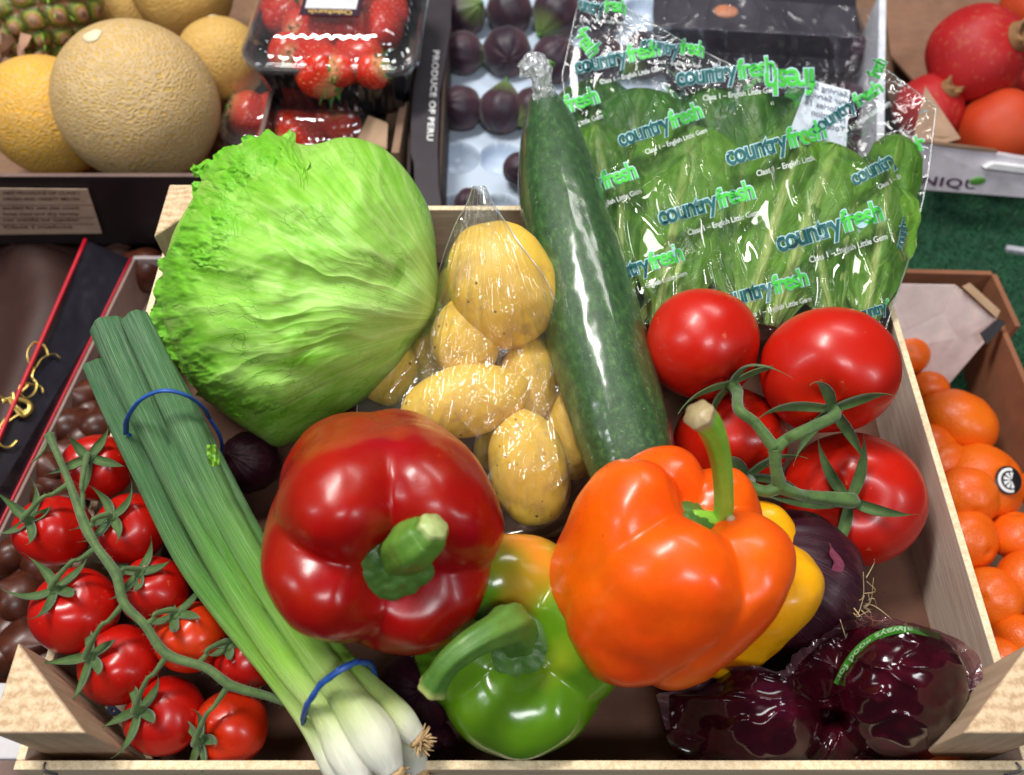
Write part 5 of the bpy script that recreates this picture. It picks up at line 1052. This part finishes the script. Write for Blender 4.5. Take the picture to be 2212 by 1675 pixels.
figs = [(1004, 30, 47, 'green necked fig at the top left of the moulded tray', 1), (1100, 24, 50, 'fig at the top of the tray second from the left', 0), (1203, 28, 54, 'fig at the top of the tray beside the printed bag', 0), (1000, 115, 45, 'fig in the second row touching the printed dark flap', 0), (1095, 113, 53, 'reddish fig with a brown patch in the second row', 0), (1197, 130, 50, 'fig in the second row partly behind the printed bag', 0), (996, 234, 47, 'fig with a pale bloom in the third row by the dark flap', 0), (1083, 238, 50, 'round dark fig in the third row left of the cucumber', 0), (1150, 235, 44, 'fig in the third row behind the top of the cucumber', 0), (1122, 366, 36, 'small dark fig half behind the cucumber above the crate', 0), (1015, 440, 34, 'dim fig at the back rim of the wooden crate', 0), (1300, 28, 50, 'fig behind the top left corner of the printed bag', 0), (1296, 126, 52, 'fig seen through the printed bag left of the lettuce tips', 0), (1245, 236, 48, 'fig behind the cucumber tip and the bag edge', 0), (1392, 120, 50, 'fig deep behind the crumpled top of the printed bag', 0)]
for i, (x, y, r, lab, g) in enumerate(figs):
    Z = float(ZH(y, -.070)); c = W(x, y, Z); rm = r*Z/FPX; T, TH, F = sph(48, 36); ph = T*math.pi; rho = np.sin(ph); z = -np.cos(ph); nk = np.clip((z-.55)/.45, 0, 1); rho = rho*(1-.25*nk); z = z+.22*nk**2
    L = np.stack([rho*np.cos(TH), rho*np.sin(TH), z], 1)*(1+.02*np.cos(9*TH+i))[:, None]; ax = cv(.6*math.cos(i*2.), .6*math.sin(i*2.1), .8 if g else -.3+.5*math.sin(i))
    f = thing('fig', lab, 'fig', c-np.array([0, 0, rm]), 'figs in the moulded tray'); mesh('skin', c+rm*(L @ basis(ax)), F, M['fig'], f, {'pol': np.stack([TH, ph, 0*ph], 1), 'neck': nk*.9}); e = c+rm*1.15*ax; V, F, t, a = tube([e-ax*.003, e+ax*.002, e+ax*.005], [.0022, .0016, .0014], 10, 8); mesh('stalk', V, F, stc, f)

# ---------------------------------------------------------------- plum box with film, top right
pb = thing('plum_box', 'dark box of plums under crinkled clear film with a white cardboard edge', 'fruit box', H(1650, 150, -.13))
vwall(1893, 330, 1900, -20, -.030, .08, 'white_edge', simple('white_edge_card', (.72, .74, .82), .6, bump=0), pb, (.006, 0, 0))
vwall(1412, 60, 1850, 80, -.020, .035, 'front_wall', simple('slate_card', (.025, .023, .034), .5), pb, (0, .004, 0))
hpoly([(1412, 58), (1850, 78), (1850, -20), (1412, -20)][::-1], -.028, .003, 'inner_card', simple('slate_card', (.022, .018, .028), .4), pb)
mb = MB(); boxm(mb, (H(1420, 200, -.12)[0], H(1500, 300, -.115)[1], -.125), (H(1893, 200, -.03)[0], .98, -.120)); mb.build('floor_panel', dark, pb, smooth=False)
plm = fruit('plum_skin', (.030, .008, .018), (.065, .014, .030), .25, .1, .3, bumps=.02)
for i, (x, y, r, lab) in enumerate([(1560, 118, 62, 'dark plum left in the film covered box'), (1655, 95, 58, 'dark plum in the middle of the film covered box'), (1745, 122, 66, 'reddish plum right of the middle in the film covered box'), (1690, 190, 60, 'plum just above the upper edge of the printed bag'), (1835, 130, 55, 'plum in the right corner of the film covered box'), (1600, 215, 55, 'plum seen through the clear top of the printed bag'), (1820, 240, 58, 'plum behind the right top of the printed bag'), (1480, 150, 50, 'plum at the far left of the film covered box'), (1905 if False else 1760, 300, 58, 'plum low behind the white card in the printed bag'), (1860, 330, 50, 'plum lowest behind the right lettuce head')]):
    Z = float(ZH(y, -.085)); c = W(x, y, Z); rm = r*Z/FPX; T, TH, F = sph(36, 24); ax = cv(.3, .6, math.sin(i)); L = np.stack([np.sin(T*math.pi)*np.cos(TH)*(1-.07*np.exp(-(TH-3)**2*6)), np.sin(T*math.pi)*np.sin(TH), -np.cos(T*math.pi)*1.08], 1); pl = mesh('plum', c+rm*(L @ basis(ax, i)), F, plm, base=c-np.array([0, 0, rm])); tag(pl, lab, 'plum', 'plums in the dark box')
u, v = np.meshgrid(np.linspace(0, 1, 160), np.linspace(0, 1, 120)); X = 1400+u*500+10*n2(v*4, u*2); Y = -20+v*210+40*u-20*u*v; rdg = lambda a, b, p: (1-np.abs(n2(a, b, p))*2.1).clip(0)
Zf = ZH(Y, np.interp(v, [0, .35, .6, 1], [-.008, -.010, -.040, -.052]))-.006*rdg(X/90, Y/110, 1)**3-.0016*rdg(X/40, Y/36, 2)**2
mesh('crinkled_film', W(X, Y, Zf).reshape(-1, 3), gridf(160, 120), film('box_film', (.97, .97, .98), .0, .6, .16, .2, 40, (1, 1, 1), .04, (.75, .75, .85), .002), pb)
tag(mesh('orange_sticker', *(lambda V, F: (V, F))(*slab([H(1552, 14, -.004), H(1592, 10, -.004), H(1596, 34, -.004), H(1556, 40, -.004)], (0, 0, -.0006))), simple('orange_sticker', (.50, .20, .10), .5)), 'small round orange brown sticker on the film of the plum box', 'sticker') if False else None
T, TH, F = sph(24, 10); L = np.stack([np.sin(T*math.pi)*np.cos(TH), np.sin(T*math.pi)*np.sin(TH), -np.cos(T*math.pi)*.3], 1); mesh('round_sticker', H(1568, 25, -.010)+L*.0085*np.array([1.2, 1, 1]), F, simple('amber_badge', (.50, .19, .09), .4), pb)

# ---------------------------------------------------------------- pomegranate box
pgb = thing('pomegranate_box', 'cardboard box of pomegranates with a white purple printed front and a green dot', 'fruit box', H(2100, 250, -.14))
hpoly([(1905, -20), (2260, -20), (2260, 160), (2120, 240), (1990, 190), (1925, 120)][::-1], -.105, .003, 'inner_card', simple('smooth_tan_card', (.27, .14, .085), .8), pgb)
mb = MB(); boxm(mb, (H(1960, 300, -.12)[0], H(2000, 345, -.12)[1], -.13), (.75, 1.0, -.125)); mb.build('floor_panel', brown, pgb, smooth=False)
def fr_pt(x, y): # front panel plane through three points
    return W(x, y, np.interp(y, [300, 420], [ZH(312, -.060), ZH(312, -.060)*1.045]))
V, F = slab([fr_pt(1962, 300), fr_pt(2260, 352), fr_pt(2260, 432), fr_pt(1955, 408)], (0, .004, 0)); bevel(mesh('front_wall', V, F, whitec, pgb, smooth=False), .0006)
V, F = slab([fr_pt(1955, 296), fr_pt(2150, 322), fr_pt(2152, 330), fr_pt(1955, 304)], (0, -.002, .001)); mesh('torn_edge', V, F, kraft, pgb, smooth=False)
V, F = slab([fr_pt(2120, 357), fr_pt(2260, 374), fr_pt(2260, 362), fr_pt(2140, 347)], (0, -.006, .002)); mesh('white_tab', V, F, simple('bright_white_card', (.85, .85, .88), .6, bump=0), pgb, smooth=False)
V, F = slab([fr_pt(2000, 190)+0, fr_pt(2075, 300), fr_pt(2040, 310), fr_pt(1975, 296)], (0, .002, 0)); mesh('tan_flap', V, F, simple('tan_flap_card', (.46, .29, .19), .85), pgb, smooth=False)
tv, tf = text_geo('UNIQUE', 1., .02, 1.1); mb = MB(); X = 1952+tv[:, 0]*46+tv[:, 1]*8; Y = 392+(X-1952)*.095-tv[:, 1]*28; P = fr_pt(X, Y)-np.array([0, .0016, 0]); mb.add(P, tf, 0)
T, TH, F = sph(20, 8); L = np.stack([np.sin(T*math.pi)*np.cos(TH), -np.cos(T*math.pi)*.2-.0, np.sin(T*math.pi)*np.sin(TH)*.7], 1); mb.add(fr_pt(2110, 389)-np.array([0, .0018, 0])+L*.0068, F, 1)
mb.build('printed_words', [simple('purple_ink', (.06, .015, .05), .6, bump=0), simple('green_ink', (.12, .38, .06), .6, bump=0)], pgb, smooth=False)
pm = [fruit('pomegranate_red', (.50, .016, .018), (.36, .008, .010), .48, .15, .0, nscale=10, speck=((.62, .26, .10), 190, .58, .16), bumps=.06), fruit('pomegranate_orange', (.62, .075, .015), (.50, .030, .008), .48, .15, .0, nscale=14, speck=((.30, .10, .03), 190, .62, .15), bumps=.06)]
crm = simple('pomegranate_crown', (.26, .13, .05), .8, var=.4)
for lab, x, y, r, mi, axc, z in [('large shiny red pomegranate facing its brown crown to the viewer', 2108, 119, 104, 0, (.42, .05, .85), -.052), ('half hidden red pomegranate behind the torn flap', 2005, 238, 74, 0, (.25, .35, .8), -.085), ('orange red pomegranate at the front of the box', 2158, 282, 88, 1, (.3, -.6, .2), -.085), ('pomegranate cut by the top right edge of the photo', 2225, 14, 62, 1, (0, .5, .3), -.06), ('dark pomegranate deep at the right edge of the box', 2240, 190, 62, 0, (0, .5, .3), -.10)]:
    Z = float(ZH(y, z)); c = W(x, y, Z); rm = r*Z/FPX; ax = cv(*axc); T, TH, F = sph(64, 44); ph = T*math.pi; L = np.stack([np.sin(ph)*np.cos(TH)*(1+.02*np.cos(5*TH)), np.sin(ph)*np.sin(TH)*(1+.02*np.cos(5*TH)), -np.cos(ph)*.94], 1); L *= 1+.03*n2(*(L*1.5+x).T)[:, None]; B = basis(ax)
    g = thing('pomegranate', lab, 'pomegranate', c-np.array([0, 0, rm]), 'pomegranates in the box'); mesh('skin', c+rm*(L @ B), F, pm[mi], g)
    nu_, nv_ = 36, 8; th_, s2 = np.meshgrid(np.arange(nu_)/nu_*2*math.pi, np.linspace(0, 1, nv_)); Rr_ = np.interp(s2, [0, .5, .55, 1], [.30, .24, .20, .02])*(1+.25*np.cos(6*th_)*(np.abs(s2-.5) < .2)); zz = np.interp(s2, [0, .5, .6, 1], [.90, 1.13, 1.05, .90])+.05*np.cos(6*th_)*(np.abs(s2-.5) < .2)
    mesh('crown', c+rm*(np.stack([Rr_*np.cos(th_), Rr_*np.sin(th_), zz], -1).reshape(-1, 3) @ B), gridf(nu_, nv_, True), crm, g)

# ---------------------------------------------------------------- mandarin box
mdb = thing('mandarin_box', 'brown cardboard box of mandarins with a pale pink torn corner flap', 'fruit box', H(2060, 900, -.19))
vwall(1900, 588, 2145, 594, -.085, .10, 'back_wall', brown2, mdb, (0, .004, 0)); vwall(2142, 592, 2194, 705, -.085, .10, 'side_wall', brown2, mdb, (.004, 0, 0)); vwall(2158, 700, 2290, 1010, -.095, .12, 'side_wall', brown2, mdb, (.004, 0, 0))
flp = [W(1918, 612, .632), W(2064, 615, .632), W(2155, 690, .632), W(2118, 722, .640), W(2128, 740, .642), W(2046, 836, .662), W(1990, 800, .660), W(1918, 760, .650)]
V = np.array(flp); n_ = len(V); nn = T_*.003; VV = np.vstack([V, V-nn]); bevel(mesh('torn_flap', VV, [list(range(n_))[::-1], [i+n_ for i in range(n_)]]+[[i, (i+1) % n_, (i+1) % n_+n_, i+n_] for i in range(n_)], pink, mdb, smooth=False), .0006)
V, F = slab([W(2076, 620, .628), W(2092, 612, .628), W(2158, 672, .630), W(2150, 688, .630)], T_*.002); mesh('torn_edge', V, F, simple('tan_torn', (.46, .30, .18), .9), mdb, smooth=False)
V, F = slab([W(2116, 720, .628), W(2156, 690, .628), W(2170, 698, .629), W(2130, 744, .630)], T_*.002); mesh('painted_gap_shade', V, F, dark, mdb, smooth=False)  # dark slab stands in for the shade inside the gap beside the flap
mb = MB(); boxm(mb, (.21, .02, -.20), (.52, .50, -.195)); mb.build('floor_panel', brown, mdb, smooth=False)
ml = [(1958, 762, 44, 'half hidden mandarin beside the pink flap'), (2008, 842, 36, 'small mandarin wedged below the pink flap'), (2066, 912, 73, 'mandarin with a small navel below the pink flap'), (2018, 965, 48, 'mandarin squeezed between the crate wall and the navel one'), (2124, 1042, 78, 'mandarin wearing a round black sticker'), (2085, 1078, 62, 'wrinkled mandarin just below the black sticker'), (2088, 1170, 62, 'mandarin leaning on the crate side wall at mid height'), (2195, 1158, 54, 'red orange mandarin at the right edge below the sticker one'), (2135, 1292, 60, 'deep red orange mandarin near the crate wall'), (2216, 1262, 66, 'large mandarin cut by the right edge'), (2206, 1385, 56, 'mandarin above the front right corner post'), (2160, 1425, 44, 'small mandarin next to the front right corner post'), (2040, 1010, 50, 'dark mandarin deep behind the crate wall'), (2240, 1060, 40, 'mandarin at the far right edge')]
rnd = random.Random(5); mm_o = []
for i, (x, y, r, lab) in enumerate(ml):
    z = -.125 if i != 5 else -.118; Z = float(ZH(y, z)); c = W(x, y, Z); o = copy_tree(mand0, c, (rnd.uniform(-1, 1), rnd.uniform(-1, 1), rnd.uniform(0, 6)), r*1.13*Z/FPX/.0165, lab, 'mandarins in the brown box'); mm_o.append((o, c, r*1.13*Z/FPX))
o, c, r = mm_o[4]; ax = cv(.13, .16, 1); B = basis(ax)
stk = thing('round_sticker', 'round black sticker with a white half citrus slice on one mandarin', 'sticker', c+ax*r*.86)
def capdisc(rad, off, n=32, m=6, a0=0, a1=6.2832, r0=0.):
    th_, s2 = np.meshgrid(np.linspace(a0, a1, n), np.linspace(r0, 1, m)); q = rad*s2; L = np.stack([q*np.cos(th_), q*np.sin(th_), np.sqrt(np.clip((r*.93)**2-q**2, 0, None))+off], -1).reshape(-1, 3); return L, gridf(n, m)
vx, vy = np.array([1., 0, 0]), None; Bs = np.stack([unit(np.cross(np.cross(ax, R_), ax)), unit(np.cross(ax, np.cross(np.cross(ax, R_), ax))), ax])
mesh('black_disc', c+capdisc(r*.34, .0006)[0] @ Bs, capdisc(r*.34, .0006)[1], simple('black_sticker', (.012, .011, .013), .35, bump=0), stk)
mb = MB(); L, F = capdisc(r*.29, .0010, a0=math.radians(70), a1=math.radians(290), r0=.78, m=3); mb.add(c+L @ Bs, F)
for a_ in (80, 120, 160, 200, 240, 280):
    L, F = capdisc(r*.19, .0010, n=4, a0=math.radians(a_-13), a1=math.radians(a_+13), r0=.15, m=4); mb.add(c+(L+np.array([.0006, 0, 0])) @ Bs, F)
mb.build('white_slice', simple('white_print', (.82, .82, .82), .5, bump=0), stk)

# ---------------------------------------------------------------- chestnut box on the left
cb = thing('chestnut_box', 'glossy black chestnut box with red edges and gold scrolls on its slanted side', 'fruit box', H(120, 900, -.19))
A_, B_, C_, D_ = H(186, 520, -.075), H(-150, 1290, -.075), H(-80, 1300, -.098), H(284, 560, -.098)
k = N('glossy_black_card'); k.bsdf((.016, .014, .022), .22, k.bump(k.noise(k.obj(), 30, 2), .5, .004), coat=.3); M['gb'] = k.m
V, F = slab([A_, B_, C_, D_], (0, 0, -.004)); mesh('black_side', V, F, M['gb'], cb, smooth=False)
redm = simple('red_edge', (.52, .008, .025), .4, bump=.1); 
for p, q, w_ in ((A_, B_, .0015), (D_, C_, .0009)):
    V, F, t, a = tube([p+np.array([0, 0, .001]), (p+q)/2+np.array([0, 0, .001]), q+np.array([0, 0, .001])], w_, 20, 8, wob=.1); mesh('red_edge', V, F, redm, cb)
n_s = unit(np.cross(B_-A_, D_-A_)); n_s = n_s if n_s[2] > 0 else -n_s
def on_side(x, y, off=.0006):
    d = W(x, y, 1.)-CAM; t = np.dot(A_-CAM, n_s)/np.dot(d, n_s); return CAM+d*t+n_s*off
gold = N('gold_foil'); gold.bsdf((.80, .58, .16), .28, metal=.9, spec=.6); mb = MB()
for pts, w_ in (([(103, 770), (95, 750), (75, 742), (60, 760), (62, 785), (75, 795), (90, 775), (115, 765), (130, 775)], .0011), ([(74, 795), (68, 815), (78, 830), (72, 850), (55, 860), (40, 845), (48, 830), (70, 832), (88, 838), (92, 850)], .0010), ([(60, 832), (40, 850), (20, 862), (2, 858), (-10, 850)], .0013), ([(5, 868), (30, 862), (60, 870), (64, 885), (50, 898), (35, 885), (22, 865)], .0020), ([(66, 880), (50, 890), (25, 905), (8, 918), (-5, 930)], .0009), ([(36, 952), (20, 966), (2, 962), (-10, 940)], .0010), ([(30, 880), (10, 905), (-4, 925)], .0010), ([(26, 850), (30, 875), (46, 890)], .0016)):
    V, F, t, a = tube([on_side(*p) for p in pts], w_, 60, 6, flat=.3); mb.add(V, F)
mb.build('gold_scroll', gold.m, cb)
V, F = slab([D_+np.array([.001, 0, 0]), C_+np.array([.001, 0, 0]), C_+np.array([.002, .0, -.035]), D_+np.array([.002, .0, -.035])], (.002, 0, 0)); mesh('paper_lining', V, F, simple('pale_lining', (.30, .20, .17), .7, bump=.4, bscale=80), cb, smooth=False)
V, F = slab([D_+np.array([.001, .0, 0]), D_+np.array([.16, .0, 0]), D_+np.array([.16, -.0, -.035]), D_+np.array([.0, 0, -.035])], (0, .003, 0)); mesh('back_wall', V, F, simple('pale_back', (.42, .36, .36), .7), cb, smooth=False)
mb = MB(); boxm(mb, (C_[0]-.02, .03, -.138), (-.19, D_[1], -.134)); mb.build('floor_panel', simple('pale_paper_floor', (.26, .17, .14), .8), cb, smooth=False)
k = N('chestnut_shell'); co = k.obj(); cap = k.attr('cap'); ln = k.noise(k.obj((40, 40, 6)), 4, 3); col = k.ramp(ln, [(.3, (.034, .007, .004)), (.7, (.10, .024, .010))]); col = k.mix(cap, col, (.40, .24, .14)); k.bsdf(col, .36, k.bump(ln, .2, .0006), coat=.05, spec=.4); M['chest'] = k.m
T, TH, F = sph(40, 28); ph = T*math.pi; L = np.stack([np.sin(ph)*np.cos(TH)*1.08, np.sin(ph)*np.sin(TH)*.78, -np.cos(ph)*.90+.22*np.clip((ph-2.5)/.6, 0, 1)**2], 1)
ch0 = None; rnd = random.Random(9)
rq = random.Random(77); deep = [(x_+rq.uniform(-14, 14), y_+rq.uniform(-14, 14), rq.uniform(44, 56), 'deep dark chestnut, %s, in the row %s' % ({1: 'single', 2: ['left one', 'right one'], 3: ['left one', 'middle one', 'right one']}[len(xs)] if len(xs) == 1 else (['left one', 'right one'] if len(xs) == 2 else ['left one', 'middle one', 'right one'])[xs.index(x_)], {800: 'beside the spring onion tops', 900: 'level with the gold scrolls', 960: 'just above the vine tip', 1040: 'level with the vine tip', 1100: 'behind the second cherry tomato', 1160: 'below the second cherry tomato', 1230: 'at the biggest cherry tomato top', 1300: 'left of the biggest cherry tomato', 1360: 'above the corner post', 1440: 'behind the corner post'}[y_])) for y_, xs in ((900, (185, 250)), (960, (120, 200)), (1040, (40, 120, 200)), (1100, (20, 90)), (1160, (10, 60, 175)), (1230, (0, 65)), (1300, (0, 75)), (1360, (20, 90)), (1440, (0, 60, 110)), (800, (250,))) for x_ in xs]
cl = [(182, 865, 40, 'round brown chestnut nearest the spring onion tops'), (158, 930, 44, 'light brown chestnut below the roundest one'), (222, 925, 40, 'dark chestnut left of the upper rubber band'), (105, 1020, 44, 'chestnut above the tip of the tomato vine'), (150, 985, 34, 'chestnut wedged behind the topmost cherry tomato'), (313, 585, 42, 'blurred chestnut at the back beside the lettuce frill'), (20, 1210, 46, 'chestnut with a pale cap at the left edge'), (50, 1290, 48, 'dark chestnut left of the second row of cherry tomatoes'), (60, 1385, 56, 'large dull chestnut behind the front left corner post'), (10, 1420, 50, 'chestnut at the left edge behind the corner post'), (100, 1350, 38, 'small chestnut touching the lowest left cherry tomato'), (25, 1110, 40, 'chestnut in the shadow of the black box side'), (60, 1070, 38, 'chestnut between the black side and the vine tip'), (230, 830, 30, 'chestnut half under the spring onion tops'), (200, 1000, 36, 'chestnut under the topmost cherry tomato'), (90, 1225, 40, 'chestnut beneath the second cherry tomato'), (140, 1100, 40, 'chestnut seen through the gap under the vine'), (262, 980, 34, 'chestnut in the dark gap beside the crate wall')]+deep
for i, (x, y, r, lab) in enumerate(cl):
    Z = float(ZH(y, -.116 if i < 18 else -.126)); c = W(x, y, Z); s_ = r*1.18*Z/FPX/.0135; rot = (rnd.uniform(-1.2, 1.2), rnd.uniform(-1, 1), rnd.uniform(0, 6.2))
    if ch0 is None: ch0 = thing('chestnut', lab, 'chestnut', c, 'chestnuts in the black box'); mesh('shell', L*.0135, F, M['chest'], ch0, {'cap': np.clip((T[:]*-1+.20)/.04, 0, 1)}, local=True); ch0.rotation_euler = rot; ch0.scale = (s_,)*3
    else: copy_tree(ch0, c, rot, s_, lab)
# brown paper sacks to the left, white board at the front left
u, v = np.meshgrid(np.linspace(0, 1, 90), np.linspace(0, 1, 90)); a0 = H(-160, 505, -.11); X = a0[0]+u*.17; Y = a0[1]-v*.30; Zz = -.125+.016*np.sin((u*1.2-v*.35)*13+n2(u*2, v*2)*2)*.6+.010*n2(u*3, v*3, 4)+.03*(1-v)*.3
sk = mesh('paper_sack', np.stack([X, Y, Zz], -1).reshape(-1, 3), gridf(90, 90), simple('brown_paper', (.045, .016, .012), .6, bump=.3, bscale=150)); md = sk.modifiers.new('solid', 'SOLIDIFY'); md.thickness = .002; tag(sk, 'creased dark brown paper sack at the left edge behind the black box', 'paper sack')
V, F = slab([H(-60, 1475, -.085), H(60, 1475, -.085), H(60, 1640, -.085), H(-60, 1640, -.085)], (0, 0, -.006)); tag(bevel(mesh('white_board', V, F, simple('white_painted_board', (.55, .52, .53), .5, bump=0), smooth=False), .001), 'strip of white painted board showing under the front left corner post', 'board')
V, F = slab([H(2175, 528, -.14), H(2290, 545, -.14), H(2290, 556, -.14), H(2175, 538, -.14)], (0, 0, -.012)); tag(bevel(mesh('white_shelf_edge', V, F, simple('white_rail', (.55, .55, .62), .4, bump=0), smooth=False), .001), 'white shelf rail under the pomegranate box at the right edge', 'shelf rail')
V, F = slab([(.21+.33, .0, -.255), (.75, .0, -.255), (.75, .70, -.255), (.21+.33, .70, -.255)], (0, 0, -.004)); tag(mesh('stall_cloth', V, F, simple('dark_cloth', (.03, .012, .014), .9), smooth=False), kind='structure')
